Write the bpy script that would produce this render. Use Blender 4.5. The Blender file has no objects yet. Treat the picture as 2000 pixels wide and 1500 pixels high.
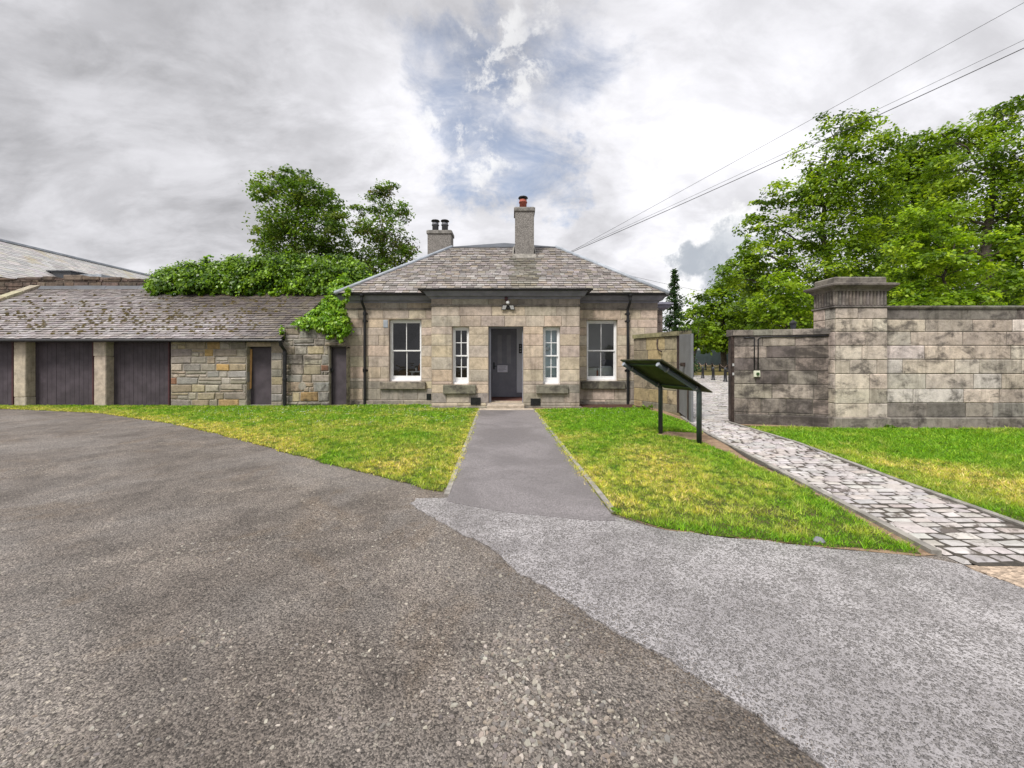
import bpy, math, random
import numpy as np
from mathutils import Vector, Matrix, noise

random.seed(7)
RNG = np.random.default_rng(7)
F, H, HZ, CX = 770.0, 1.5, 706.0, 1000.0
def X(px, Y): return (px - CX) / F * Y
def Z(py, Y): return H + (HZ - py) / F * Y
def P(px, py, Y): return Vector((X(px, Y), Y, Z(py, Y)))
def G(px, py):
    Y = H * F / (py - HZ)
    return (X(px, Y), Y)

sc = bpy.context.scene
COL = sc.collection

# ------------------------------------------------------------------ tagging
def link(o, parent=None):
    COL.objects.link(o)
    if parent is not None:
        o.parent = parent
        if parent.parent is None and not parent.get('_local'):
            o.matrix_parent_inverse = Matrix.Translation(-Vector(parent.location))
    return o
def thing(name, label, cat, loc=(0, 0, 0), group=None):
    o = bpy.data.objects.new(name, None); COL.objects.link(o)
    o.empty_display_size = .2
    o.location = loc
    o['label'] = label; o['category'] = cat; o['kind'] = 'thing'
    if group: o['group'] = group
    return o
def tag(o, label, cat, group=None, kind='thing'):
    o['label'] = label; o['category'] = cat; o['kind'] = kind
    if group: o['group'] = group
    return o
def struct(o, kind='structure'):
    o['kind'] = kind
    return o
def copy_tree(o, loc):
    r = o.copy(); COL.objects.link(r); r.location = loc
    for ch in list(o.children):
        c = ch.copy(); COL.objects.link(c); c.parent = r
        for g in list(ch.children):
            d = g.copy(); COL.objects.link(d); d.parent = c
    return r

# ------------------------------------------------------------------ node helper
class NT:
    def __init__(s, name, world=False):
        if world:
            s.m = bpy.data.worlds.new(name)
        else:
            s.m = bpy.data.materials.new(name)
        s.m.use_nodes = True
        s.t = s.m.node_tree
        s.t.nodes.clear()
        s.out = s.t.nodes.new('ShaderNodeOutputWorld' if world else 'ShaderNodeOutputMaterial')
    def n(s, typ, **kw):
        nd = s.t.nodes.new('ShaderNode' + typ)
        for k, v in kw.items():
            if k.startswith('i_'):
                key = k[2:]
                key = int(key) if key.isdigit() else key.replace('_', ' ')
                s.set(nd.inputs[key], v)
            else:
                setattr(nd, k, v)
        return nd
    def set(s, sock, v):
        if isinstance(v, bpy.types.NodeSocket): s.t.links.new(v, sock)
        elif isinstance(v, bpy.types.Node): s.t.links.new(v.outputs[0], sock)
        else: sock.default_value = v
    def math(s, op, a, b=None, clamp=False):
        nd = s.t.nodes.new('ShaderNodeMath'); nd.operation = op; nd.use_clamp = clamp
        s.set(nd.inputs[0], a)
        if b is not None: s.set(nd.inputs[1], b)
        return nd.outputs[0]
    def ramp(s, v, a, b, lo=0.0, hi=1.0, smooth=True):
        nd = s.t.nodes.new('ShaderNodeMapRange')
        nd.interpolation_type = 'SMOOTHSTEP' if smooth else 'LINEAR'
        s.set(nd.inputs[0], v); nd.inputs[1].default_value = a; nd.inputs[2].default_value = b
        nd.inputs[3].default_value = lo; nd.inputs[4].default_value = hi
        return nd.outputs[0]
    def mix(s, f, a, b, mode='MIX'):
        nd = s.t.nodes.new('ShaderNodeMix'); nd.data_type = 'RGBA'; nd.blend_type = mode
        s.set(nd.inputs[0], f)
        s.set(nd.inputs[6], a if not isinstance(a, tuple) else (*a[:3], 1))
        s.set(nd.inputs[7], b if not isinstance(b, tuple) else (*b[:3], 1))
        return nd.outputs[2]
    def noise(s, co, scale, detail=4, rough=.55, dist=0.0):
        nd = s.t.nodes.new('ShaderNodeTexNoise')
        if co is not None: s.t.links.new(co, nd.inputs['Vector'])
        nd.inputs['Scale'].default_value = scale; nd.inputs['Detail'].default_value = detail
        nd.inputs['Roughness'].default_value = rough; nd.inputs['Distortion'].default_value = dist
        return nd.outputs[0]
    def voro(s, co, scale, feature='F1', out=0, rand=1.0):
        nd = s.t.nodes.new('ShaderNodeTexVoronoi'); nd.feature = feature
        s.t.links.new(co, nd.inputs['Vector']); nd.inputs['Scale'].default_value = scale
        nd.inputs['Randomness'].default_value = rand
        return nd.outputs[out]
    def obj(s):
        return s.t.nodes.new('ShaderNodeTexCoord').outputs['Object']
    def attr(s, name='col'):
        nd = s.t.nodes.new('ShaderNodeAttribute'); nd.attribute_name = name
        return nd.outputs['Color']
    def mapping(s, co, scale=(1, 1, 1), rot=(0, 0, 0)):
        nd = s.t.nodes.new('ShaderNodeMapping'); s.t.links.new(co, nd.inputs[0])
        nd.inputs['Scale'].default_value = scale; nd.inputs['Rotation'].default_value = rot
        return nd.outputs[0]
    def bump(s, h, strength, dist):
        nd = s.t.nodes.new('ShaderNodeBump'); nd.inputs['Strength'].default_value = strength
        nd.inputs['Distance'].default_value = dist; s.set(nd.inputs['Height'], h)
        return nd.outputs[0]
    def pbsdf(s, base, rough, normal=None, spec=.5, metal=0.0):
        nd = s.t.nodes.new('ShaderNodeBsdfPrincipled')
        s.set(nd.inputs['Base Color'], base if not isinstance(base, tuple) else (*base[:3], 1))
        s.set(nd.inputs['Roughness'], rough)
        s.set(nd.inputs['Specular IOR Level'], spec)
        nd.inputs['Metallic'].default_value = metal
        if normal is not None: s.t.links.new(normal, nd.inputs['Normal'])
        s.t.links.new(nd.outputs[0], s.out.inputs[0])
        return nd

def srgb(r, g, b):
    f = lambda c: (c / 255 / 12.92) if c / 255 <= .04045 else ((c / 255 + .055) / 1.055) ** 2.4
    return (f(r), f(g), f(b))

# ------------------------------------------------------------------ materials
def m_stone(name, stain=0.0, stain_col=(.05, .045, .042), algae=0.0, rough=.85, pit=1.0, sscale=1.0):
    t = NT(name); co = t.obj()
    base = t.attr()
    f = lambda c, r, g, b: t.mix(1.0, c, (r, g, b), 'MULTIPLY')
    n1 = t.noise(co, 7, 7, .7, .2); n2 = t.noise(co, 48, 5, .65); n3 = t.noise(co, 1.7, 6, .66, .4); n4 = t.noise(co, 3.6, 7, .7, .5)
    c = t.mix(t.ramp(n1, .38, .64, 0, .75), base, f(base, .66, .65, .64))
    c = t.mix(t.ramp(n4, .50, .66, 0, .6), c, f(base, 1.22, 1.2, 1.18))
    c = t.mix(t.ramp(n3, .46, .66, 0, .65), c, f(c, .70, .71, .74))
    c = t.mix(t.ramp(n2, .52, .68, 0, .5), c, f(c, .55, .53, .51))
    c = t.mix(t.ramp(n2, .42, .30, 0, .4), c, f(c, 1.35, 1.33, 1.3))
    if stain:
        st = t.noise(t.mapping(co, (1.0 * sscale, 1.0 * sscale, 1.6 * sscale)), 1.25, 9, .72, .5)
        st2 = t.noise(co, 9, 6, .7)
        sv = t.math('ADD', t.math('MULTIPLY', st, .78), t.math('MULTIPLY', st2, .22))
        c = t.mix(t.ramp(sv, .60 - .19 * stain, .73 - .14 * stain, 0, .85), c, stain_col)
    if algae:
        al = t.noise(t.mapping(co, (1.3, 1.3, .6)), 1.4, 7, .7)
        c = t.mix(t.ramp(al, .56, .74, 0, algae), c, (.10, .095, .04))
    stx = t.noise(t.mapping(co, (6, 6, .45)), 1.0, 5, .65)
    c = t.mix(t.ramp(stx, .50, .70, 0, .4 + .25 * stain), c, f(c, .45, .44, .43))
    sty = t.noise(t.mapping(co, (2.2, 2.2, .28)), 1.0, 6, .68, .3)
    c = t.mix(t.ramp(sty, .53, .68, 0, .5), c, f(c, .60, .60, .61))
    hgt = t.math('ADD', t.math('MULTIPLY', n1, .6), t.math('MULTIPLY', n2, .6))
    t.pbsdf(c, rough, t.bump(hgt, .8 * pit, .014), .2)
    return t.m
def m_plain(name, col, rough=.6, var=.15, scale=6, bump=0.0, spec=.4, metal=0.0, bscale=60):
    t = NT(name); co = t.obj()
    n = t.noise(co, scale, 5, .6)
    lo = tuple(c * (1 - var) for c in col); hi = tuple(c * (1 + var) for c in col)
    c = t.mix(t.ramp(n, .3, .7), lo, hi)
    nm = t.bump(t.noise(co, bscale, 4, .6), bump, .01) if bump else None
    t.pbsdf(c, rough, nm, spec, metal)
    return t.m
def m_attr(name, rough=.6, nvar=.3, scale=20, bump=.3, spec=.4, spots=None):
    t = NT(name); co = t.obj()
    c = t.attr()
    n = t.noise(co, scale, 5, .65)
    c = t.mix(t.ramp(n, .3, .75, 0, nvar * 1.6), c, t.mix(1.0, c, (.5, .5, .5), 'MULTIPLY'))
    if spots:
        sp = t.noise(co, spots[0], 5, .7)
        c = t.mix(t.ramp(sp, spots[1], spots[1] + .1, 0, spots[3]), c, spots[2])
    t.pbsdf(c, rough, t.bump(n, bump, .01), spec)
    return t.m
def m_leaf(name, trans=.45, rough=.45, tint=(1.0, 1.0, 1.0)):
    t = NT(name)
    c = t.attr()
    d = t.n('BsdfPrincipled'); t.set(d.inputs['Base Color'], c); d.inputs['Roughness'].default_value = rough
    d.inputs['Specular IOR Level'].default_value = .3
    tr = t.n('BsdfTranslucent'); t.set(tr.inputs[0], t.mix(1.0, c, (1.5 * tint[0], 1.5 * tint[1], .6 * tint[2]), 'MULTIPLY'))
    mx = t.n('MixShader', i_0=trans); t.set(mx.inputs[1], d); t.set(mx.inputs[2], tr)
    t.set(t.out.inputs[0], mx)
    return t.m
def m_glass(name):
    t = NT(name)
    tr = t.n('BsdfTransparent', i_0=(.86, .9, .9, 1)); g = t.n('BsdfGlossy', i_0=(1, 1, 1, 1)); g.inputs['Roughness'].default_value = .02
    wob = t.bump(t.noise(t.obj(), 5, 2, .5), .12, .02)
    t.set(g.inputs['Normal'], wob)
    fr = t.n('Fresnel', i_0=1.5)
    mx = t.n('MixShader'); t.set(mx.inputs[0], t.math('MULTIPLY', fr, 1.5, True)); t.set(mx.inputs[1], tr); t.set(mx.inputs[2], g)
    t.set(t.out.inputs[0], mx)
    return t.m
def m_harl(name, col):
    t = NT(name); co = t.obj()
    v = t.voro(co, 42); vc = t.voro(co, 42, 'F1', 1)
    k = t.n('SeparateColor'); t.set(k.inputs[0], vc)
    c = t.mix(k.outputs[0], tuple(x * .6 for x in col), tuple(x * 1.4 for x in col))
    c = t.mix(t.ramp(t.noise(t.mapping(co, (5, 5, .8)), 1.5, 5, .6), .5, .75, 0, .5), c, tuple(x * .4 for x in col))
    t.pbsdf(c, .9, t.bump(v, .8, .02), .2)
    return t.m

M = {}
M['ashlar'] = m_stone('sandstone_ashlar', stain=.26, stain_col=(.16, .14, .128), algae=.12)
M['post_stone'] = m_stone('door_post_stone', 0, algae=.08)
M['ashlar_dark'] = m_stone('sooty_ashlar', stain=1.0, stain_col=(.05, .043, .04), algae=.12, sscale=1.1)
M['ashlar_mid'] = m_stone('weathered_ashlar', stain=.70, stain_col=(.06, .053, .05), algae=.12, sscale=1.5)
M['mossy_ashlar'] = m_stone('mossy_ashlar', stain=.5, stain_col=(.06, .052, .04), algae=.6, sscale=1.3)
M['rubble'] = m_stone('rubble_stone', stain=.35, stain_col=(.09, .08, .07), algae=.4, pit=1.6)
M['rubble_dark'] = m_stone('dark_rubble_stone', stain=.8, stain_col=(.05, .042, .036), algae=.5, pit=1.6)
M['mortar'] = m_plain('lime_mortar', (.27, .24, .205), .95, .3, 8, .5)
M['mortar_dark'] = m_plain('dark_joint', (.10, .088, .075), .95, .35, 8, .5)
M['mortar_mid'] = m_plain('weathered_joint', (.20, .17, .14), .95, .45, 8, .5)
M['slate'] = m_attr('roof_slate', .52, .35, 14, .35, .5, spots=(3.5, .6, (.16, .14, .06), .5))
M['slate_purple'] = m_attr('purple_slate', .5, .35, 14, .35, .5, spots=(2.2, .62, (.12, .10, .05), .5))
M['slate_pale'] = m_attr('pale_slate', .6, .25, 4, .2, .4, spots=(.5, .55, (.42, .36, .2), .6))
M['lead'] = m_plain('lead_sheet', (.30, .33, .37), .5, .2, 3, .15, .5)
M['lead_dark'] = m_plain('dark_lead', (.055, .062, .075), .5, .25, 3, .15, .5)
M['black_iron'] = m_plain('black_painted_iron', (.014, .014, .016), .42, .3, 8, .1)
M['fascia'] = m_plain('grey_fascia_paint', (.20, .20, .25), .5, .15, 4, .05)
M['white_paint'] = m_plain('white_gloss_paint', (.78, .78, .79), .4, .05, 8, .03)
M['door_grey'] = m_plain('dark_grey_door_paint', (.24, .245, .29), .42, .1, 4, .03)
M['purple_boards'] = m_plain('dark_purple_boards', (.068, .056, .066), .55, .22, 3, .25, .3)
M['red_edge'] = m_plain('dark_red_edge', (.075, .028, .032), .6, .2, 6, .1)
M['glass'] = m_glass('window_glass')
M['harl'] = m_harl('roughcast', (.24, .225, .21))
M['cement'] = m_plain('cement_cap', (.20, .19, .175), .9, .35, 9, .5)
M['pot_red'] = m_plain('terracotta', (.36, .10, .07), .7, .2, 10, .15)
M['pot_grey'] = m_plain('grey_pot', (.12, .125, .14), .6, .2, 10, .15)
M['steel_grey'] = m_plain('grey_steel', (.16, .165, .175), .42, .12, 2.5, .1, .5)
M['green_steel'] = m_plain('dark_green_steel', (.03, .042, .042), .42, .25, 6, .1, .5)
M['algae_panel'] = m_plain('algae_panel', (.034, .034, .016), .55, .6, 4, .2)
M['rust'] = m_plain('rusty_iron', (.05, .034, .028), .8, .4, 12, .4)
M['hoarding'] = m_plain('hoarding_paint', (.05, .07, .075), .6, .15, 1.5)
M['bark'] = m_plain('bark', (.07, .058, .045), .9, .4, 5, .8)
M['wood'] = m_plain('bare_timber', (.52, .29, .12), .7, .15, 6, .15)
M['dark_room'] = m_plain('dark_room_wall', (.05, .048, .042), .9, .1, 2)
M['pale_room'] = m_plain('pale_room_wall', (.66, .64, .60), .9, .05, 2)
M['white_room'] = m_plain('white_room_wall', (.84, .86, .92), .8, .03, 2)
M['hall_floor'] = m_plain('brown_mat', (.14, .06, .045), .8, .3, 12, .3)
M['blind'] = m_plain('blue_grey_blind', (.74, .86, .92), .8, .04, 2)  # the blind's pale blue also stands in for sky reflected in the pane
M['paper'] = m_plain('paper', (.82, .82, .92), .8, .03, 10)
M['ink'] = m_plain('grey_print', (.25, .25, .33), .8, .05, 10)
M['brown_wood'] = m_plain('brown_wood', (.16, .06, .03), .6, .2, 8)
M['orange'] = m_plain('orange_plastic', (.5, .12, .03), .5, .1, 8)
M['ivory_plastic'] = m_plain('ivory_plastic', (.62, .64, .5), .45, .06, 12)
M['green_plastic'] = m_plain('green_plastic', (.03, .07, .02), .45, .06, 12)
M['lamp_glass'] = m_plain('lamp_lens', (.45, .45, .45), .2, .05, 12)
M['maroon'] = m_plain('maroon_plastic', (.06, .02, .025), .35, .05, 12)
M['rope'] = m_plain('pale_rope', (.5, .36, .32), .9, .1, 12)
M['step_stone'] = m_plain('step_stone', (.40, .34, .27), .85, .25, 7, .4)
M['kerb'] = m_plain('concrete_kerb', (.25, .235, .21), .9, .3, 7, .5)
M['pink_gravel'] = m_harl('beige_aggregate', (.42, .33, .25))
M['leaf'] = m_leaf('leaf', .42)
M['leaf_glossy'] = m_leaf('ivy_leaf', .3, .35)
M['grass'] = m_leaf('grass_blade', .35, .5)
M['daisy'] = m_plain('daisy_petals', (.8, .8, .78), .7, .05, 8)
M['moss'] = m_plain('moss_cushion', (.062, .046, .010), .95, .5, 9, .8)
M['pebble'] = m_attr('pebble', .7, .25, 40, .4, .4)
M['skylight_glass'] = m_plain('dark_rooflight_glass', (.04, .045, .055), .2, .1, 3)

# ground materials ------------------------------------------------
def m_yard():
    t = NT('old_gravel_asphalt'); co = t.obj()
    v1 = t.voro(co, 64); c1 = t.n('SeparateColor'); t.set(c1.inputs[0], t.voro(co, 64, 'F1', 1))
    v2 = t.voro(co, 135); c2 = t.n('SeparateColor'); t.set(c2.inputs[0], t.voro(co, 135, 'F1', 1))
    v3 = t.voro(co, 27); c3 = t.n('SeparateColor'); t.set(c3.inputs[0], t.voro(co, 27, 'F1', 1))
    big = t.noise(co, .5, 6, .62, .6); mid = t.noise(co, 2.2, 6, .68, .4); fine = t.noise(co, 58, 6, .78)
    base = t.mix(t.ramp(mid, .34, .66), (.108, .093, .082), (.182, .158, .140))
    base = t.mix(t.ramp(big, .42, .62, 0, .6), base, (.225, .208, .196))
    brown = t.ramp(t.noise(co, .9, 6, .7, .8), .52, .64)
    base = t.mix(t.math('MULTIPLY', brown, .45), base, (.155, .118, .085))
    f = lambda c, k: t.mix(1.0, c, (k, k * .985, k * .96), 'MULTIPLY')
    base = t.mix(t.ramp(c2.outputs[0], .15, .85, 0, 1, False), f(base, .42), f(base, 1.55))
    base = t.mix(t.ramp(fine, .50, .64, 0, .75), base, f(base, .30))
    base = t.mix(t.ramp(fine, .44, .30, 0, .6), base, f(base, 1.7))
    v4 = t.voro(co, 19); c4 = t.n('SeparateColor'); t.set(c4.inputs[0], t.voro(co, 19, 'F1', 1))
    fl1 = t.math('MULTIPLY', t.math('GREATER_THAN', c4.outputs[0], .80), t.ramp(v4, .14, .24, 1, 0))
    fl2 = t.math('MULTIPLY', t.math('GREATER_THAN', c4.outputs[1], .55), t.ramp(v4, .20, .30, 1, 0))
    base = t.mix(t.math('MULTIPLY', fl2, .6), base, f(base, .45))
    base = t.mix(t.math('MULTIPLY', fl1, .75), base, (.36, .325, .275))
    worn = t.ramp(t.noise(co, .65, 7, .74, .9), .47, .60)
    base = t.mix(t.math('MULTIPLY', worn, .35), base, f(base, 1.55))
    m1 = t.math('MULTIPLY', t.math('GREATER_THAN', c1.outputs[1], .70), t.ramp(v1, .30, .44, 1, 0))
    m3 = t.math('MULTIPLY', t.math('MULTIPLY', t.math('GREATER_THAN', c3.outputs[1], .86), t.ramp(v3, .28, .40, 1, 0)), worn)
    stm = t.math('MAXIMUM', t.math('MULTIPLY', m1, t.math('ADD', .35, t.math('MULTIPLY', worn, .65))), m3)
    stone = t.mix(c1.outputs[2], (.24, .21, .17), (.58, .52, .44))
    base = t.mix(t.math('MULTIPLY', stm, .85), base, stone)
    h = t.math('SUBTRACT', t.math('MULTIPLY', stm, .5), t.math('ADD', t.math('MULTIPLY', v2, .5), t.math('ADD', t.math('MULTIPLY', v1, .5), t.math('MULTIPLY', fine, .9))))
    t.pbsdf(base, t.ramp(big, .35, .7, .55, .7), t.bump(h, .9, .014), .4)
    return t.m
def m_tarmac(name, base, wet, scale, bdist, dark=.75, var=.35):
    t = NT(name); co = t.obj()
    v = t.voro(co, scale); vc = t.n('SeparateColor'); t.set(vc.inputs[0], t.voro(co, scale, 'F1', 1))
    v2 = t.voro(co, scale * .45)
    big = t.noise(co, .7, 6, .65, .5); mid = t.noise(co, scale * .17, 5, .65); sp = t.noise(co, scale * .62, 5, .7, .3)
    f = lambda c, k: tuple(x * k for x in c)
    c = t.mix(vc.outputs[0], f(base, 1 - var), f(base, 1 + var))
    c = t.mix(t.ramp(sp, .50, .60, 0, dark), c, f(base, .12))
    c = t.mix(t.ramp(mid, .50, .72, 0, dark * .7), c, f(base, .35))
    c = t.mix(t.ramp(big, .40, .62, .55, 0), c, f(base, .45))
    h = t.math('SUBTRACT', t.math('MULTIPLY', mid, .4), t.math('ADD', t.math('ADD', v, t.math('MULTIPLY', sp, 1.2)), t.math('MULTIPLY', v2, .5)))
    rough = t.ramp(t.math('ADD', t.math('MULTIPLY', big, .7), t.math('MULTIPLY', mid, .3)), .35, .65, wet[0], wet[1])
    t.pbsdf(c, rough, t.bump(h, bdist[0], bdist[1]), .6)
    return t.m
def m_apron():
    t = NT('new_coarse_tarmac'); co0 = t.obj()
    w = t.t.nodes.new('ShaderNodeTexNoise'); t.t.links.new(co0, w.inputs['Vector']); w.inputs['Scale'].default_value = 22; w.inputs['Detail'].default_value = 3
    s2 = t.n('VectorMath', operation='SCALE'); t.set(s2.inputs[0], w.outputs['Color']); s2.inputs['Scale'].default_value = .010
    s3 = t.n('VectorMath', operation='ADD'); t.set(s3.inputs[0], co0); t.set(s3.inputs[1], s2.outputs[0]); co = s3.outputs[0]
    big = t.noise(co0, .75, 6, .68, .6); mid = t.noise(co0, 4.5, 5, .7, .4); fine = t.noise(co0, 80, 5, .78)
    def pebbles(sc_, lo, hi, keep_lo, keep_hi):
        v = t.voro(co, sc_); cr = t.n('SeparateColor'); t.set(cr.inputs[0], t.voro(co, sc_, 'F1', 1))
        r = t.math('ADD', lo, t.math('MULTIPLY', cr.outputs[2], hi - lo))
        k = t.math('GREATER_THAN', cr.outputs[0], t.ramp(mid, .34, .64, keep_lo, keep_hi))
        q = t.math('DIVIDE', v, r)
        return t.math('MULTIPLY', t.ramp(q, .80, 1.0, 1, 0), k), t.math('MULTIPLY', t.math('MULTIPLY', t.ramp(q, .62, .85), t.ramp(q, 1.25, 1.0)), k), cr.outputs[1]
    a1, r1, c1 = pebbles(64, .36, .60, .05, .50); a2, r2, c2 = pebbles(115, .34, .60, .10, .55)
    glare_film = t.mix(t.ramp(big, .38, .62), (.28, .264, .268), (.45, .43, .434))  # sky glare on the wet surface, painted as pale base colour
    glare_film = t.mix(t.ramp(fine, .5, .62, 0, .7), glare_film, (.12, .113, .113))
    s_a = t.mix(c1, (.13, .12, .117), (.30, .28, .27)); s_b = t.mix(c2, (.12, .112, .108), (.33, .31, .30))
    c = t.mix(t.math('MULTIPLY', a2, .8), glare_film, s_b); c = t.mix(t.math('MULTIPLY', r2, .5), c, (.05, .046, .045))
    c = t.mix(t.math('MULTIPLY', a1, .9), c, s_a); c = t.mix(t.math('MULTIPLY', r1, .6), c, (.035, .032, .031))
    h = t.math('ADD', t.math('ADD', t.math('MULTIPLY', a1, .9), t.math('MULTIPLY', a2, .4)), t.math('MULTIPLY', fine, .5))
    t.pbsdf(c, t.math('ADD', t.math('MULTIPLY', t.math('MAXIMUM', a1, a2), .25), .26), t.bump(h, .8, .009), .6)
    return t.m
M['yard'] = m_yard()
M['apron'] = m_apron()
M['path'] = m_tarmac('smooth_path_tarmac', (.245, .225, .228), (.42, .55), 120, (.7, .008), .55, .3)
M['sett'] = m_attr('granite_sett', .24, .3, 12, .6, .6, spots=(3.0, .54, (.055, .038, .026), .85))
M['joint'] = m_plain('sett_joint_soil', (.05, .042, .032), .7, .4, 12, .5)
def m_soil(name, a, b, scale=5):
    t = NT(name); co = t.obj()
    n = t.noise(co, scale, 7, .7); n2 = t.noise(co, 60, 4, .7)
    c = t.mix(t.ramp(n, .35, .68), a, b)
    c = t.mix(t.ramp(n2, .5, .7, 0, .6), c, tuple(x * 1.7 for x in b))
    t.pbsdf(c, .95, t.bump(n2, .8, .02), .15)
    return t.m
M['lawn_soil'] = m_soil('lawn_soil', (.045, .075, .012), (.10, .085, .035), 7)
M['earth'] = m_soil('bare_earth', (.20, .135, .09), (.34, .24, .155), 6)
M['mulch'] = m_soil('bark_mulch', (.05, .028, .02), (.11, .06, .045), 9)
M['ground'] = m_soil('rough_ground', (.10, .085, .05), (.16, .13, .07), .8)
M['bank'] = m_soil('grass_bank', (.10, .10, .035), (.19, .14, .06), .9)

# ------------------------------------------------------------------ mesh builder
class MB:
    def __init__(s): s.v = []; s.f = []; s.m = []; s.c = []
    def poly(s, pts, m=0, c=(.5, .5, .5)):
        b = len(s.v); s.v.extend(tuple(p) for p in pts)
        s.f.append(tuple(range(b, b + len(pts)))); s.m.append(m); s.c.append(c)
    def raw(s, pts, faces, m=0, c=(.5, .5, .5)):
        b = len(s.v); s.v.extend(tuple(p) for p in pts)
        for f in faces:
            s.f.append(tuple(i + b for i in f)); s.m.append(m); s.c.append(c)
    def hexa(s, p, m=0, c=(.5, .5, .5)):   # 8 points: bottom 4 CCW, top 4
        s.raw(p, [(3, 2, 1, 0), (4, 5, 6, 7), (0, 1, 5, 4), (1, 2, 6, 5), (2, 3, 7, 6), (3, 0, 4, 7)], m, c)
    def box(s, x0, x1, y0, y1, z0, z1, m=0, c=(.5, .5, .5)):
        s.hexa([(x0, y0, z0), (x1, y0, z0), (x1, y1, z0), (x0, y1, z0), (x0, y0, z1), (x1, y0, z1), (x1, y1, z1), (x0, y1, z1)], m, c)
    def cbox(s, x0, x1, y0, y1, z0, z1, b=.01, m=0, c=(.5, .5, .5)):   # chamfered box
        import itertools
        xs = (x0, x1); ys = (y0, y1); zs = (z0, z1)
        idx = {}; pts = []
        for i, j, k in itertools.product((0, 1), repeat=3):
            sx, sy, sz = (b, -b)[i], (b, -b)[j], (b, -b)[k]
            for a, q in enumerate(((xs[i], ys[j] + sy, zs[k] + sz), (xs[i] + sx, ys[j], zs[k] + sz), (xs[i] + sx, ys[j] + sy, zs[k]))):
                idx[(i, j, k, a)] = len(pts); pts.append(q)
        fs = []
        for i in (0, 1):
            fs.append([idx[(i, 0, 0, 0)], idx[(i, 1, 0, 0)], idx[(i, 1, 1, 0)], idx[(i, 0, 1, 0)]][::(-1 if i == 0 else 1)])
            fs.append([idx[(0, i, 0, 1)], idx[(0, i, 1, 1)], idx[(1, i, 1, 1)], idx[(1, i, 0, 1)]][::(-1 if i == 0 else 1)])
            fs.append([idx[(0, 0, i, 2)], idx[(1, 0, i, 2)], idx[(1, 1, i, 2)], idx[(0, 1, i, 2)]][::(-1 if i == 0 else 1)])
        for i, j in itertools.product((0, 1), repeat=2):
            fs.append([idx[(i, j, 0, 0)], idx[(i, j, 1, 0)], idx[(i, j, 1, 1)], idx[(i, j, 0, 1)]])
            fs.append([idx[(i, 0, j, 0)], idx[(i, 1, j, 0)], idx[(i, 1, j, 2)], idx[(i, 0, j, 2)]])
            fs.append([idx[(0, i, j, 1)], idx[(1, i, j, 1)], idx[(1, i, j, 2)], idx[(0, i, j, 2)]])
        for i, j, k in itertools.product((0, 1), repeat=3):
            fs.append([idx[(i, j, k, 0)], idx[(i, j, k, 1)], idx[(i, j, k, 2)]])
        s.raw(pts, fs, m, c)
    def tube(s, pts, r, n=8, m=0, c=(.5, .5, .5), cap=True):
        pts = [Vector(p) for p in pts]
        rs = r if isinstance(r, (list, tuple)) else [r] * len(pts)
        ring = []; up = None
        for i, p in enumerate(pts):
            d = (pts[min(i + 1, len(pts) - 1)] - pts[max(i - 1, 0)]).normalized()
            if up is None:
                up = d.orthogonal().normalized()
            else:
                up = (up - d * up.dot(d))
                up = up.normalized() if up.length > 1e-6 else d.orthogonal().normalized()
            w = d.cross(up)
            ring.append([p + (up * math.cos(2 * math.pi * k / n) + w * math.sin(2 * math.pi * k / n)) * rs[i] for k in range(n)])
        vs = [q for rg in ring for q in rg]
        fs = []
        for i in range(len(pts) - 1):
            for k in range(n):
                fs.append((i * n + k, i * n + (k + 1) % n, (i + 1) * n + (k + 1) % n, (i + 1) * n + k))
        if cap:
            fs.append(tuple(range(n))[::-1]); fs.append(tuple((len(pts) - 1) * n + k for k in range(n)))
        s.raw(vs, fs, m, c)
    def lathe(s, cx, cy, prof, n=16, m=0, c=(.5, .5, .5)):
        vs = [(cx + r * math.cos(2 * math.pi * k / n), cy + r * math.sin(2 * math.pi * k / n), z) for r, z in prof for k in range(n)]
        fs = []
        for i in range(len(prof) - 1):
            for k in range(n):
                fs.append((i * n + k, i * n + (k + 1) % n, (i + 1) * n + (k + 1) % n, (i + 1) * n + k))
        fs.append(tuple(range(n))[::-1]); fs.append(tuple((len(prof) - 1) * n + k for k in range(n)))
        s.raw(vs, fs, m, c)
    def prism(s, poly, z0, z1, m=0, c=(.5, .5, .5)):
        n = len(poly)
        s.raw([(x, y, z0) for x, y in poly] + [(x, y, z1) for x, y in poly],
              [tuple(range(n))[::-1], tuple(range(n, 2 * n))] + [(i, (i + 1) % n, n + (i + 1) % n, n + i) for i in range(n)], m, c)
    def sweep(s, outline, prof, m=0, c=(.5, .5, .5), closed=True):
        n = len(outline); rings = []
        for i, p in enumerate(outline):
            p = Vector(p)
            def nrm(a, b):
                d = (Vector(b) - Vector(a)).normalized(); return Vector((d.y, -d.x))
            ns = []
            if closed or i > 0: ns.append(nrm(outline[i - 1], p))
            if closed or i < n - 1: ns.append(nrm(p, outline[(i + 1) % n]))
            o = ns[0] if len(ns) == 1 else (ns[0] + ns[1]) / max(.2, (1 + ns[0].dot(ns[1])))
            rings.append([(p.x + o.x * q, p.y + o.y * q, z) for q, z in prof])
        k = len(prof)
        vs = [q for r in rings for q in r]; fs = []
        for i in range(n if closed else n - 1):
            j = (i + 1) % n
            for a in range(k - 1):
                fs.append((i * k + a, j * k + a, j * k + a + 1, i * k + a + 1))
        if not closed:
            fs.append(tuple(range(k))); fs.append(tuple((n - 1) * k + a for a in range(k))[::-1])
        s.raw(vs, fs, m, c)
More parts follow.
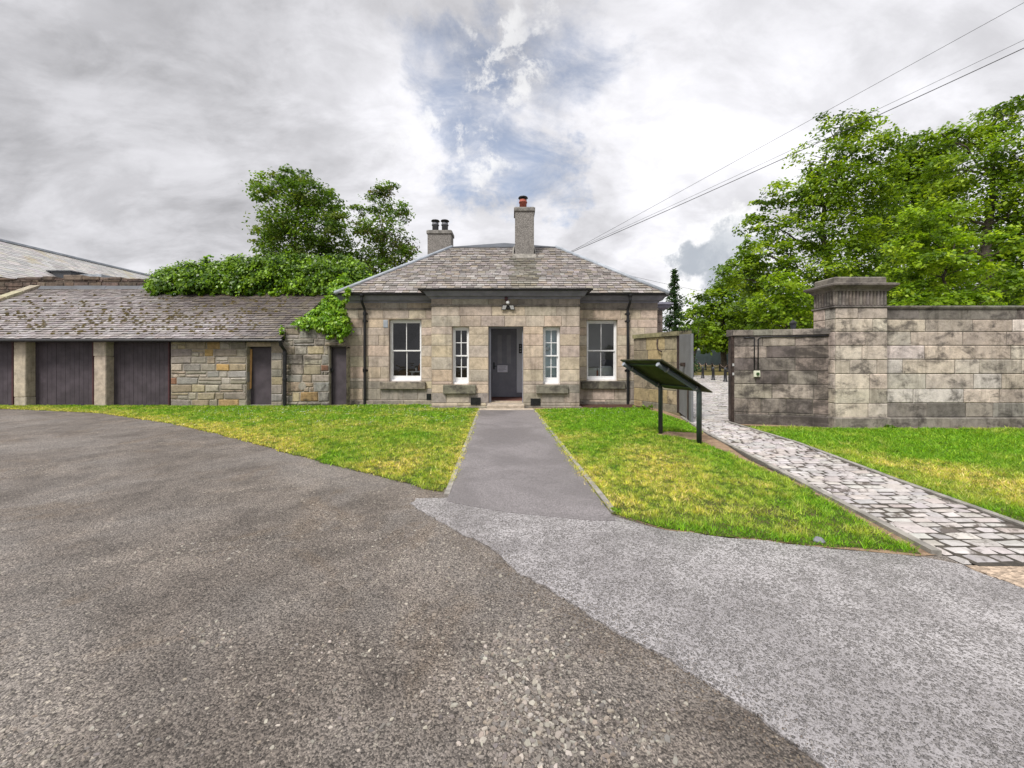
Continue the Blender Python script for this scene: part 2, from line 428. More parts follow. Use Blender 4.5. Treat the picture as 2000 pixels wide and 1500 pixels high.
    def build(s, name, mats, parent=None, smooth=False):
        me = bpy.data.meshes.new(name)
        me.from_pydata(s.v, [], s.f)
        for mt in (mats if isinstance(mats, (list, tuple)) else [mats]): me.materials.append(mt)
        me.polygons.foreach_set('material_index', s.m)
        a = me.attributes.new('col', 'FLOAT_COLOR', 'FACE')
        a.data.foreach_set('color', np.array([(c[0], c[1], c[2], 1) for c in s.c], dtype=np.float32).ravel())
        if smooth:
            me.polygons.foreach_set('use_smooth', [True] * len(s.f))
        me.update()
        o = bpy.data.objects.new(name, me)
        return link(o, parent)

def npmesh(name, V, Fc, nv, cols, mat, parent=None):
    """V (N*nv,3) vertices, faces index array (K,nf), cols (K,4)"""
    me = bpy.data.meshes.new(name)
    K, nf = Fc.shape
    me.vertices.add(len(V)); me.vertices.foreach_set('co', V.astype(np.float32).ravel())
    me.loops.add(K * nf); me.loops.foreach_set('vertex_index', Fc.astype(np.int32).ravel())
    me.polygons.add(K); me.polygons.foreach_set('loop_start', (np.arange(K) * nf).astype(np.int32))
    me.update(calc_edges=True)
    a = me.attributes.new('col', 'FLOAT_COLOR', 'FACE')
    a.data.foreach_set('color', cols.astype(np.float32).ravel())
    me.materials.append(mat)
    return link(bpy.data.objects.new(name, me), parent)

def pick(pal, jit=.12):
    c = random.choice(pal); k = 1 + random.uniform(-jit, jit)
    return tuple(min(.95, x * k * (1 + random.uniform(-.03, .03))) for x in c)

# ------------------------------------------------------------------ masonry
def subtract(lo, hi, holes):
    iv = [(lo, hi)]
    for a, b in holes:
        nx = []
        for p, q in iv:
            if b <= p or a >= q: nx.append((p, q)); continue
            if a > p: nx.append((p, a))
            if b < q: nx.append((b, q))
        iv = nx
    return [(p, q) for p, q in iv if q - p > 1e-4]
def masonry(mb, f, u0, u1, zs, openings=(), pal=((.4, .35, .28),), bw=(.45, .95), joint=.008, cham=.012, proud=.012,
            jit=.0, cjit=.14, m_st=0, m_mo=1, reveal=0.0, usub=0, split=0.0, colfn=None, top_jit=0.0):
    """f(u, z, d) -> point; d is the distance out of the wall face."""
    zc = sorted(zs)
    bands = []
    for a, b in zip(zc[:-1], zc[1:]):
        cuts = sorted({a, b} | {z for o in openings for z in (o[2], o[3]) if a + .03 < z < b - .03})
        bands += list(zip(cuts[:-1], cuts[1:]))
    def emit(a, b, z0, z1):
        h = joint / 2
        p, q, r, t = a + h, b - h, z0 + h, z1 - h
        if q - p < .02 or t - r < .02: return
        J = lambda: random.uniform(-jit, jit)
        pts = [(p + J(), r + J()), (q + J(), r + J()), (q + J(), t + J()), (p + J(), t + J())]
        cx, cz = (p + q) / 2, (r + t) / 2
        k = min(cham, (q - p) / 3, (t - r) / 3)
        pr = proud * random.uniform(.6, 1.3)
        inn = []
        for (x, z) in pts:
            inn.append((x + (k if x < cx else -k) * random.uniform(.6, 1.7), z + (k if z < cz else -k) * random.uniform(.6, 1.7)))
        col = colfn((a + b) / 2, (z0 + z1) / 2) if colfn else pick(pal, cjit)
        vs = [f(x, z, 0) for x, z in pts] + [f(x, z, pr) for x, z in inn]
        mb.raw(vs, [(4, 5, 6, 7), (0, 1, 5, 4), (1, 2, 6, 5), (2, 3, 7, 6), (3, 0, 4, 7)], m_st, col)
    for z0, z1 in bands:
        zm = (z0 + z1) / 2
        for a, b in subtract(u0, u1, [(o[0], o[1]) for o in openings if o[2] < zm < o[3]]):
            # mortar bed
            nseg = max(1, int((b - a) / usub)) if usub else 1
            for i in range(nseg):
                p = a + (b - a) * i / nseg; q = a + (b - a) * (i + 1) / nseg
                mb.raw([f(p, z0, .001), f(q, z0, .001), f(q, z1, .001), f(p, z1, .001)], [(0, 1, 2, 3)], m_mo)
            x = a - random.uniform(0, .3) * bw[0]
            while x < b - 1e-4:
                w = random.uniform(*bw)
                e = x + w
                if b - e < bw[0] * .45: e = b
                p, q = max(x, a), min(e, b)
                if q - p > .01:
                    if split and (z1 - z0) > .2 and random.random() < split:
                        zz = z0 + (z1 - z0) * random.uniform(.35, .65)
                        if random.random() < .5:
                            mm = p + (q - p) * random.uniform(.35, .65)
                            emit(p, mm, z0, zz); emit(mm, q, z0, zz)
                        else: emit(p, q, z0, zz)
                        emit(p, q, zz, z1)
                    else: emit(p, q, z0, z1)
                x = e
    if reveal:
        for o in openings:
            a, b, c, d = o[:4]
            rc = pick(pal, .05)
            for s0, s1 in (((a, c), (a, d)), ((b, d), (b, c)), ((a, d), (b, d)), ((b, c), (a, c))):
                mb.raw([f(s0[0], s0[1], .004), f(s1[0], s1[1], .004), f(s1[0], s1[1], -reveal), f(s0[0], s0[1], -reveal)], [(0, 1, 2, 3)], m_st, rc)

def planeY(Y): return lambda u, z, d: (u, Y - d, z)         # faces the camera
def planeXp(Xc): return lambda u, z, d: (Xc + d, u, z)       # faces +X
def planeXm(Xc): return lambda u, z, d: (Xc - d, -u, z)      # faces -X (u = -y)

# ------------------------------------------------------------------ slates
def slates(mb, o, ud, vd, L, ulo, uhi, row, wid, colfn, t=.012, over=.03, m=0, rag=.009, dkf=.28):
    o = Vector(o); ud = Vector(ud); vd = Vector(vd); n = ud.cross(vd).normalized()
    pt = lambda u, v, h: o + ud * u + vd * v + n * h
    k = 0; v = 0.0
    nr = int(round(L / row))
    for r in range(nr):
        v0 = r * row; v1 = min(L, v0 + row + over)
        a, b = min(ulo(v0), ulo(v1)), max(uhi(v0), uhi(v1))
        x = a - random.uniform(0, wid[1])
        while x < b:
            w = random.uniform(*wid); e = x + w - .011
            dv = random.uniform(-rag, rag); tt = t * random.uniform(.7, 1.5)
            bl, br = max(x, ulo(v0)), min(e, uhi(v0)); tl, tr = max(x, ulo(v1)), min(e, uhi(v1))
            x += w
            if br - bl < .01 and tr - tl < .01: continue
            if br < bl: bl = br = (bl + br) / 2
            if tr < tl: tl = tr = (tl + tr) / 2
            c = colfn((bl + br) / 2, v0)
            rk = random.uniform(-.004, .004)
            A, B = pt(bl, v0 + dv + rk, tt), pt(br, v0 + dv - rk, tt); C, D = pt(tr, v1, .002), pt(tl, v1, .002)
            A0, B0 = pt(bl, v0 + dv + rk, 0), pt(br, v0 + dv - rk, 0)
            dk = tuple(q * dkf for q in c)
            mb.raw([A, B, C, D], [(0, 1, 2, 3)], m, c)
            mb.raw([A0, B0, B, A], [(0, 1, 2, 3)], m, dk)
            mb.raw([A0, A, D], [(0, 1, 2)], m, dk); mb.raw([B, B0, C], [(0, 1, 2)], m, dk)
    return mb

# ------------------------------------------------------------------ leaves
def leafmesh(name, pts, nrm, size, col, mat, parent=None, aspect=.62, tdir=None):
    N = len(pts)
    nrm = nrm / np.linalg.norm(nrm, axis=1, keepdims=True)
    r = RNG.normal(size=(N, 3)) if tdir is None else tdir + RNG.normal(size=(N, 3)) * .45
    t = r - nrm * (r * nrm).sum(1, keepdims=True); t /= np.linalg.norm(t, axis=1, keepdims=True) + 1e-9
    b = np.cross(nrm, t); s = size[:, None]
    V = np.empty((N, 4, 3))
    V[:, 0] = pts - t * s * .5
    V[:, 1] = pts + b * s * aspect * .5 + nrm * s * .10 - t * s * .08
    V[:, 2] = pts + t * s * .5 - nrm * s * .08
    V[:, 3] = pts - b * s * aspect * .5 + nrm * s * .10 - t * s * .08
    Fc = np.arange(N * 4).reshape(N, 4)
    return npmesh(name, V.reshape(-1, 3), Fc, 4, col, mat, parent)
def palcols(N, pal, jit=.25):
    pal = np.array(pal); i = RNG.integers(0, len(pal), N)
    c = pal[i] * (1 + RNG.uniform(-jit, jit, (N, 1)))
    return np.concatenate([np.clip(c, 0, 1), np.ones((N, 1))], 1)

def spray_cloud(pads, per, sub, leaf, pal, flat=.5, droop=.25, updir=.9, spread=.28, k_sub=1.0):
    """pads: list of (centre, (rx,ry,rz), weight). Leaf sprays gathered in small drooping tufts through each pad."""
    P_, N_, S_, C_ = [], [], [], []
    pal = np.array(pal)
    for cen, rad, w in pads:
        ns = max(3, int(sub * w * k_sub))
        u = RNG.normal(size=(ns, 3)); u /= np.linalg.norm(u, axis=1, keepdims=True)
        rr = RNG.uniform(.35, 1.0, (ns, 1)) ** .6
        cs = np.array(cen) + u * rr * np.array(rad)
        base = pal[RNG.integers(0, len(pal), ns)]
        for k in range(ns):
            n = int(per * RNG.uniform(.5, 1.4))
            q = RNG.normal(size=(n, 3)) * np.array([1, 1, flat]) * spread * min(rad) * RNG.uniform(.7, 1.35)
            q[:, 2] -= droop * (q[:, 0] ** 2 + q[:, 1] ** 2)
            out = u[k] * .6 + np.array([0, 0, updir])
            P_.append(cs[k] + q); N_.append(out + RNG.normal(size=(n, 3)) * .55)
            S_.append(leaf * RNG.uniform(.6, 1.35, n))
            c = base[k] * (1 + RNG.uniform(-.22, .22, (n, 1)))
            C_.append(np.concatenate([c, np.ones((n, 1))], 1))
    return np.concatenate(P_), np.concatenate(N_), np.concatenate(S_), np.clip(np.concatenate(C_), 0, 1)

def limb(mb, a, b, r0, r1, n=6, k=5, wob=.06, m=0):
    a = Vector(a); b = Vector(b); L = (b - a).length
    pts = []; rs = []
    for i in range(k + 1):
        t = i / k
        p = a.lerp(b, t) + Vector((random.uniform(-1, 1), random.uniform(-1, 1), random.uniform(-.5, .5))) * wob * L * math.sin(math.pi * t)
        p.z += .10 * L * math.sin(math.pi * t) * .5
        pts.append(p); rs.append(r0 + (r1 - r0) * t)
    mb.tube(pts, rs, n, m, cap=False)
    return pts

def gz(x, y):
    """height of the ground: flat court, then a gentle bank beyond it"""
    return 0.045 * max(0.0, y - 42.0) if y < 70 else 0.045 * 28 + .01 * (y - 70)

def tree(name, label, cat, base, pads_px, Y, leaf, per, sub, pal, trunk_r, group=None, depth=.8, flat=.5, mat=None, spread=.28, top=None, limbs=True, dj=.45, k_sub=3.2):
    bx, by = base; bz = gz(bx, by)
    root = thing(name, label, cat, (bx, by, bz), group)
    pads = []
    for pp in pads_px:
        px, py, rx, rz = pp[:4]
        dy = pp[4] if len(pp) > 4 else random.uniform(-dj, dj) * depth * 4
        y = Y + dy
        k = y / F
        pads.append(((X(px, y), y, Z(py, y)), (rx * k, (rx + rz) / 2 * k * depth * 1.1, rz * k), (rx * rz) / 2400.0))
    mb = MB()
    zt = max(p[0][2] for p in pads); zl = min(p[0][2] for p in pads)
    tp = Vector(((sum(p[0][0] for p in pads) / len(pads)), by, bz + (zt - bz) * .86))
    if top: tp = Vector(top)
    tr = limb(mb, (bx, by, bz - .2), tp, trunk_r, trunk_r * .15, 9, 8, .02)
    bm_ = MB()
    for cen, rad, w in pads:
        c = Vector(cen)
        j = min(range(len(tr) - 1), key=lambda i: abs(tr[i].z - (c.z - .45 * (c - Vector((tr[i].x, tr[i].y, c.z))).length)))
        j = max(1, j)
        pts = limb(bm_, tr[j], c, trunk_r * (.42 - .035 * j), trunk_r * .06, 5, 5, .06)
        for q in range(4):
            d = Vector((random.gauss(0, 1), random.gauss(0, 1), random.gauss(0, .6))).normalized()
            e = c + Vector((d.x * rad[0], d.y * rad[1], d.z * rad[2])) * .85
            limb(bm_, pts[random.randint(2, 5)], e, trunk_r * .07, trunk_r * .02, 4, 3, .08)
    mb.build('trunk', M['bark'], root, True)
    bm_.build('branches', M['bark'], root, True)
    p, n, s, c = spray_cloud(pads, int(per * 1.5), sub, leaf, pal, flat=flat, spread=spread, k_sub=k_sub)
    leafmesh('crown', p, n, s, c, mat or M['leaf'], root)
    return root

# ==================================================================== CAMERA, LIGHT, SKY
cam = bpy.data.cameras.new('camera'); co_ = bpy.data.objects.new('camera', cam); COL.objects.link(co_)
co_.location = (0, 0, H); co_.rotation_euler = (math.radians(90), 0, 0)
cam.sensor_width = 36; cam.lens = 36 * F / 2000; cam.shift_y = -(750 - HZ) / 2000
cam.clip_end = 3000; cam.clip_start = .05
sc.camera = co_
sc.cycles.max_bounces = 6; sc.cycles.diffuse_bounces = 3; sc.cycles.glossy_bounces = 2; sc.cycles.transmission_bounces = 4; sc.cycles.transparent_max_bounces = 8

SUN_EL, SUN_AZ = math.radians(52), math.radians(215)     # azimuth clockwise from +Y
sun = bpy.data.lights.new('sun', 'SUN'); so = bpy.data.objects.new('sun', sun); COL.objects.link(so)
sd = Vector((math.sin(SUN_AZ) * math.cos(SUN_EL), math.cos(SUN_AZ) * math.cos(SUN_EL), math.sin(SUN_EL)))
so.rotation_euler = sd.to_track_quat('Z', 'Y').to_euler()
so.location = (-10, -15, 30)
sun.energy = 2.9; sun.angle = math.radians(15); sun.color = (1, .955, .89)

def sky():
    t = NT('World', True); sc.world = t.m
    g = t.t.nodes.new('ShaderNodeTexCoord').outputs['Generated']
    nz = t.n('VectorMath', operation='NORMALIZE'); t.set(nz.inputs[0], g); d = nz.outputs[0]
    sp = t.n('SeparateXYZ'); t.set(sp.inputs[0], d)
    zz = t.math('ADD', t.math('MAXIMUM', sp.outputs[2], 0.0), .5)
    cb = t.n('CombineXYZ'); t.set(cb.inputs[0], t.math('DIVIDE', sp.outputs[0], zz)); t.set(cb.inputs[1], t.math('DIVIDE', sp.outputs[1], zz))
    pl = cb.outputs[0]
    def lobe(px, py, a_in, a_out, warp=.0, wsc=3.0):
        v = Vector(((px - CX) / F, 1, (HZ - py) / F)).normalized()
        dd = d
        if warp:
            nn = t.t.nodes.new('ShaderNodeTexNoise'); t.t.links.new(d, nn.inputs['Vector']); nn.inputs['Scale'].default_value = wsc; nn.inputs['Detail'].default_value = 7; nn.inputs['Roughness'].default_value = .62
            s1 = t.n('VectorMath', operation='SUBTRACT'); t.set(s1.inputs[0], nn.outputs['Color']); s1.inputs[1].default_value = (.5, .5, .5)
            s2 = t.n('VectorMath', operation='SCALE'); t.set(s2.inputs[0], s1.outputs[0]); s2.inputs['Scale'].default_value = warp
            s3 = t.n('VectorMath', operation='ADD'); t.set(s3.inputs[0], d); t.set(s3.inputs[1], s2.outputs[0])
            s4 = t.n('VectorMath', operation='NORMALIZE'); t.set(s4.inputs[0], s3.outputs[0]); dd = s4.outputs[0]
        dt = t.n('VectorMath', operation='DOT_PRODUCT'); t.set(dt.inputs[0], dd); dt.inputs[1].default_value = v
        return t.ramp(dt.outputs['Value'], math.cos(math.radians(a_out)), math.cos(math.radians(a_in)))
    mx = lambda a, b: t.math('MAXIMUM', a, b)
    n1 = t.noise(t.mapping(pl, (1, 1.5, 1), (0, 0, -.6)), 2.0, 8, .56, .4)
    n2 = t.noise(t.mapping(pl, (1, 1.7, 1), (0, 0, -.5)), 5.0, 9, .62, .35)
    n3 = t.noise(d, 9, 8, .65, .2)
    lum = t.math('ADD', t.math('MULTIPLY', t.ramp(n1, .34, .66), .24), t.math('MULTIPLY', t.ramp(n2, .34, .66), .13))
    lum = t.math('ADD', lum, .375)
    # broad greyer decks and brighter veils
    lum = t.math('SUBTRACT', lum, t.math('MULTIPLY', lobe(30, 60, 3, 24, .3, 3), .10))
    lum = t.math('SUBTRACT', lum, t.math('MULTIPLY', lobe(600, 420, 2, 16, .35, 3), .04))
    lum = t.math('ADD', lum, t.math('MULTIPLY', lobe(1500, 250, 8, 32, .2, 2), .15))
    lum = t.math('ADD', lum, t.math('MULTIPLY', lobe(740, 240, 3, 14, .3, 3), .12))
    cl = t.n('CombineColor'); t.set(cl.inputs[0], t.math('MULTIPLY', lum, .985)); t.set(cl.inputs[1], t.math('MULTIPLY', lum, .98)); t.set(cl.inputs[2], t.math('MULTIPLY', lum, 1.025))
    cloud = cl.outputs[0]
    # dark cumulus standing over the far trees, with a sunlit upper rim
    cum = mx(lobe(1390, 510, 2.4, 3.9, .15, 12), mx(lobe(1430, 570, 3.0, 4.8, .16, 11), mx(lobe(1440, 475, 1.5, 3.0, .15, 13), lobe(1340, 500, .8, 2.1, .13, 13))))
    rim = mx(lobe(1388, 500, 2.9, 4.3, .15, 12), mx(lobe(1335, 580, 1.5, 4, .16, 8), mx(lobe(1445, 460, 1.9, 3.5, .15, 13), lobe(1338, 492, 1.0, 2.4, .13, 13))))
    cloud = t.mix(t.math('MULTIPLY', rim, .8), cloud, (.80, .80, .80))
    cloud = t.mix(t.math('MULTIPLY', cum, .85), cloud, t.mix(t.ramp(n3, .38, .66), (.30, .335, .385), (.50, .525, .56)))
    # blue gap
    gl_ = mx(lobe(940, 220, 1, 11, .35, 5), mx(lobe(1050, 338, 1, 9, .35, 6), mx(t.math('MULTIPLY', lobe(855, 85, .5, 8, .35, 6), .8), mx(t.math('MULTIPLY', lobe(1060, 150, .5, 12, .35, 5), .75), lobe(985, 320, 1, 9, .35, 6)))))
    gn = t.noise(t.mapping(pl, (1.0, 1.4, 1), (0, 0, -.5)), 5.5, 9, .66, .5)
    gap = t.ramp(t.math('ADD', t.math('MULTIPLY', gl_, .46), gn), .66, 1.10)
    puff = t.math('MULTIPLY', mx(lobe(1000, 95, 1, 7, .4, 6), mx(lobe(950, 330, .5, 5, .4, 7), lobe(880, 270, 1, 6, .4, 6))), t.ramp(t.noise(d, 16, 9, .68, .2), .48, .62))
    cloud = t.mix(t.math('MULTIPLY', puff, .6), cloud, (.78, .78, .78))
    gap = t.math('MULTIPLY', gap, t.math('SUBTRACT', 1.0, t.math('MULTIPLY', puff, .85)))
    # a cloudy sky is brighter overhead than near the horizon
    zen = t.ramp(sp.outputs[2], .66, .95, 1.0, 2.3)
    below = t.ramp(sp.outputs[2], -.05, .0, .35, 1.0)
    st = t.n('TexSky', sky_type='NISHITA'); st.sun_disc = False; st.sun_elevation = SUN_EL; st.sun_rotation = SUN_AZ
    st.altitude = 50; st.air_density = 1.0; st.dust_density = 1.2; st.ozone_density = 2.0
    b1 = t.n('Background'); t.set(b1.inputs[0], st); b1.inputs[1].default_value = .12
    b2 = t.n('Background'); t.set(b2.inputs[0], cloud); t.set(b2.inputs[1], t.math('MULTIPLY', zen, below))
    ms = t.n('MixShader'); t.set(ms.inputs[0], t.math('MULTIPLY', gap, .68)); t.set(ms.inputs[1], b2); t.set(ms.inputs[2], b1)
    t.set(t.out.inputs[0], ms)
sky()
sc.view_settings.view_transform = 'Standard'; sc.view_settings.look = 'None'; sc.view_settings.gamma = 1
sc.view_settings.exposure = 0.43

# ==================================================================== GROUND
def dens(poly, step=.12, amp=0.0, closed=True, seed=0):
    out = []; n = len(poly)
    for i in range(n if closed else n - 1):
        a = Vector(poly[i]); b = Vector(poly[(i + 1) % n]); L = (b - a).length
        k = max(1, min(60, int(L / step)))
        d = (b - a) / max(L, 1e-6); nn = Vector((-d.y, d.x))
        for j in range(k):
            p = a.lerp(b, j / k)
            w = amp * (noise.noise((p.x * 3 + seed, p.y * 3, 0)) + .6 * noise.noise((p.x * 11 + seed, p.y * 11, 3))) if j else 0
            out.append(tuple(p + nn * w))
    if not closed: out.append(tuple(poly[-1]))
    return out
def sheet(name, poly, z, mat, thick=0.0, kind='structure'):
    mb = MB()
    if thick: mb.prism(poly, z - thick, z)
    else: mb.poly([(x, y, z) for x, y in poly])
    return struct(mb.build(name, mat), kind)

# terrain reaching the horizon: a grid of rows in Y with the bank profile
mb = MB(); ys = [-60, -20, 0, 10, 20, 30, 38, 42, 46, 50, 55, 60, 65, 70, 90, 140, 260, 600, 1500]
xs = [-1500, -400, -120, -60, -30, -15, 0, 8, 12, 16, 20, 25, 30, 40, 60, 120, 400, 1500]
vs = [(x, y, gz(x, y) - .03) for y in ys for x in xs]; nx_ = len(xs)
mb.raw(vs, [(j * nx_ + i, j * nx_ + i + 1, (j + 1) * nx_ + i + 1, (j + 1) * nx_ + i) for j in range(len(ys) - 1) for i in range(nx_ - 1)])
struct(mb.build('ground', M['ground']))

path_l = [G(938, 799), G(878, 968)]; path_r = [G(1040, 799), G(1194, 1003)]
yard = [(-40, -4), (16, -4), (16, 8.9), (4.4, 10.2), (4.2, 13.6), (-40, 13.6)]
sheet('gravel_yard', yard, 0.0, M['yard'])
apron = dens([G(800, 985), G(812, 975), G(872, 974), G(985, 990), G(1100, 1005), G(1197, 1010), G(1300, 1038), G(1450, 1055), G(1600, 1071), G(1790, 1090), G(1880, 1106), (3.35, 2.6), (4.2, 1.9), (7.5, 1.6), (7.5, -2), (1.7, -2), (1.36, .9)] +
             [G(1610, 1500), G(1480, 1400), G(1350, 1320), G(1180, 1220), G(1090, 1165), G(1010, 1120), G(960, 1075), G(860, 1020)], .05, .034, True, 5)
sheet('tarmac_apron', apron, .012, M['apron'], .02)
fp = [path_l[0], (path_l[0][0], 12.45), (path_r[0][0], 12.45), path_r[0], G(1203, 1020), G(1154, 1019), G(1079, 1012), G(992, 1003), G(920, 991), G(872, 981)]
sheet('footpath', fp, .016, M['path'], .03)
sheet('beige_paving', [G(1885, 1108), (5.2, 2.86), (5.2, 2.0), (4.3, 1.98), (3.36, 2.6)], .014, M['pink_gravel'], .02)

kl = [G(1830, 1085), G(1690, 1010), G(1500, 910), G(1385, 850), G(1345, 825), (4.55, 10.6)]
kr = [G(2010, 1034), G(1750, 940), G(1560, 868), G(1440, 831), (5.3, 9.8)]
earth = [(.55, 12.4), path_r[0], path_r[1], G(1300, 1036), G(1450, 1053), G(1600, 1069), G(1790, 1087)] + kl + [(4.7, 13.6), (.55, 13.6)]
sheet('bare_earth', earth, .005, M['earth'])
lawn_in = dens([G(1043, 800), G(1112, 905), G(1197, 1005), G(1300, 1034), G(1450, 1051), G(1600, 1067), G(1800, 1084), G(1664, 1008), G(1576, 956), G(1460, 903), G(1385, 872), G(1362, 862), G(1300, 852), G(1275, 850), G(1300, 843), G(1350, 845), G(1372, 848), G(1340, 826), (4.3, 11.6), (4.1, 12.6), (2.3, 12.5)], .1, .05, True, 9)
lawn_l = dens([G(938, 799), G(926, 832), G(895, 918), G(884, 945), G(862, 961), G(835, 957), G(800, 945), G(650, 909), G(540, 879), G(430, 849), G(330, 827), G(200, 808), G(90, 802), G(0, 799), (-26, 12.6), (-26, 13.4), (-5.9, 13.3), (-5.8, 13.5), (-2.7, 13.6), (-2.6, 12.6), (-1.0, 12.6)], .12, .05, True, 3)
lawn_r = dens([G(2010, 1031), G(1750, 937), G(1560, 865), G(1440, 830), (5.5, 9.2), (7.1, 8.7), (14, 8.7), (14, 3.0), (6.2, 3.0)], .12, .05, True, 4)
sheet('lawn', lawn_l, .009, M['lawn_soil']); sheet('lawn', lawn_in, .009, M['lawn_soil'])
sheet('bare_earth', [G(2012, 1034), G(1750, 941), G(1560, 869), G(1440, 831), (5.3, 9.6), (15, 9.6), (15, 2.0), (5.2, 2.0)], .003, M['earth'])
sheet('lawn', lawn_r, .009, M['lawn_soil'])
mul = dens([X(1120, 12.6) and (2.2, 13.66), (4.3, 13.66), (4.35, 12.4), (3.3, 12.62), (2.3, 12.75)], .1, .05, True, 8)
sheet('mulch_bed', mul, .02, M['mulch'])
def strip(name, line, w, z0, z1, mat):
    mb = MB()
    for a, b in zip(line[:-1], line[1:]):
        a = Vector(a); b = Vector(b); d = (b - a).normalized(); n = Vector((-d.y, d.x)) * w / 2
        L = (b - a).length; k = max(1, int(L / .9))
        for i in range(k):
            p = a + d * (L * i / k + .003); q = a + d * (L * (i + 1) / k - .003); dz = random.uniform(-.003, .003)
            mb.prism([tuple(p - n), tuple(q - n), tuple(q + n), tuple(p + n)][::1], z0, z1 + dz)
    return struct(mb.build(name, mat))
off = lambda l, dx: [(x + dx, y) for x, y in l]
strip('kerb', off(path_l, -.03), .06, -.05, .022, M['kerb'])
strip('kerb', off(path_r, .03), .06, -.05, .022, M['kerb'])
strip('kerb', kl, .07, -.05, .036, M['kerb'])
strip('kerb', kr, .07, -.05, .036, M['kerb'])

# cobbles
def interp(line, y):
    l = sorted(line, key=lambda p: p[1])
    if y <= l[0][1]: return l[0][0]
    for a, b in zip(l[:-1], l[1:]):
        if y <= b[1]: return a[0] + (b[0] - a[0]) * (y - a[1]) / max(1e-6, b[1] - a[1])
    return l[-1][0] + (l[-1][0] - l[-2][0]) / (l[-1][1] - l[-2][1]) * (y - l[-1][1])
def setts(mb, y0, y1, lo, hi, row, wid, pal):
    y = y0
    while y < y1:
        r = row * random.uniform(.9, 1.12)
        a, b = lo(y), hi(y); x = a - random.uniform(0, wid[1])
        while x < b:
            w = random.uniform(*wid); p, q = max(x, a), min(x + w, b); x += w
            if q - p < .04: continue
            g = .008; z = .03 + random.uniform(-.006, .007) + gz(p, y); h = .020
            sl = random.uniform(-.006, .006); sl2 = random.uniform(-.006, .006); ch = .03
            J = lambda: random.uniform(-.006, .006)
            o4 = [(p + g + J(), y + g + J()), (q - g + J(), y + g + J()), (q - g + J(), y + r - g + J()), (p + g + J(), y + r - g + J())]
            i4 = [(o4[0][0] + ch, o4[0][1] + ch), (o4[1][0] - ch, o4[1][1] + ch), (o4[2][0] - ch, o4[2][1] - ch), (o4[3][0] + ch, o4[3][1] - ch)]
            tz = [z - sl - sl2, z + sl - sl2, z + sl + sl2, z - sl + sl2]
            vs = [(u, v, z - h) for u, v in o4] + [(u, v, k) for (u, v), k in zip(i4, tz)]
            mb.raw(vs, [(4, 5, 6, 7), (0, 1, 5, 4), (1, 2, 6, 5), (2, 3, 7, 6), (3, 0, 4, 7)], 0, pick(pal, .1))
        y += r
SETT = [(.43, .40, .385), (.46, .43, .415), (.38, .355, .35), (.44, .40, .37), (.49, .46, .44)]
mb = MB()
mb.poly([(interp(kl, 2.86) + .1, 2.86, .016), (interp(kr, 2.86) - .03, 2.86, .016), (interp(kr, 6) - .03, 6, .016), (5.4, 10, .016), (4.5, 10, .016), (3.6, 6, .016)], 1)
setts(mb, 2.9, 9.9, lambda y: interp(kl, y) + .035, lambda y: min(5.4, interp(kr, y) - .035), .12, (.14, .25), SETT)
mb.poly([(4.4, 9.9, .014), (6.4, 9.9, .014), (26, 42, .014), (14, 42, .014)], 1)
setts(mb, 9.92, 27, lambda y: .445 * y, lambda y: .60 * y, .18, (.22, .4), SETT)
setts(mb, 27, 41.5, lambda y: .44 * y, lambda y: .575 * y, .3, (.4, .7), SETT)
struct(mb.build('cobbled_path', [M['sett'], M['joint']]))
mb = MB(); mb.poly([(4.9, 9.6, .004), (60, 9.6, .004), (60, 42, .004), (14, 42, .004)], 0, (.3, .27, .255))
struct(mb.build('courtyard', m_attr('far_cobbles', .4, .4, 6, .5, .5)))
mb = MB()
for x0, x1 in ((10, 22), (22, 45)):
    for y0, y1 in ((42, 46), (46, 50), (50, 55), (55, 62), (62, 70)):
        mb.poly([(x0, y0, gz(0, y0) - .015), (x1, y0, gz(0, y0) - .015), (x1, y1, gz(0, y1) - .015), (x0, y1, gz(0, y1) - .015)])
struct(mb.build('grass_bank', M['bank']))

# grass blades ------------------------------------------------------
def inpoly(px, py, poly):
    inside = np.zeros(len(px), bool); n = len(poly); j = n - 1
    for i in range(n):
        xi, yi = poly[i]; xj, yj = poly[j]
        c = ((yi > py) != (yj > py)) & (px < (xj - xi) * (py - yi) / (yj - yi + 1e-12) + xi)
        inside ^= c; j = i
    return inside
def scatter(poly, dfn, dmax, clip=None):
    a = np.array(poly); lo, hi = a.min(0), a.max(0)
    if clip is not None:
        lo = np.maximum(lo, clip[0]); hi = np.minimum(hi, clip[1])
    n = int((hi[0] - lo[0]) * (hi[1] - lo[1]) * dmax)
    p = RNG.uniform(lo, hi, (n, 2))
    keep = inpoly(p[:, 0], p[:, 1], poly)
    p = p[keep]
    p = p[RNG.uniform(0, dmax, len(p)) < dfn(p)]
    # only ground within the photograph's field and a margin each side of it
    return p[np.abs(p[:, 0]) < 2.1 * p[:, 1] + .5]
def vnoise(p, s, seed):
    return np.array([noise.fractal((x * s + seed, y * s - seed, seed), 1.0, 2.0, 4) for x, y in p])
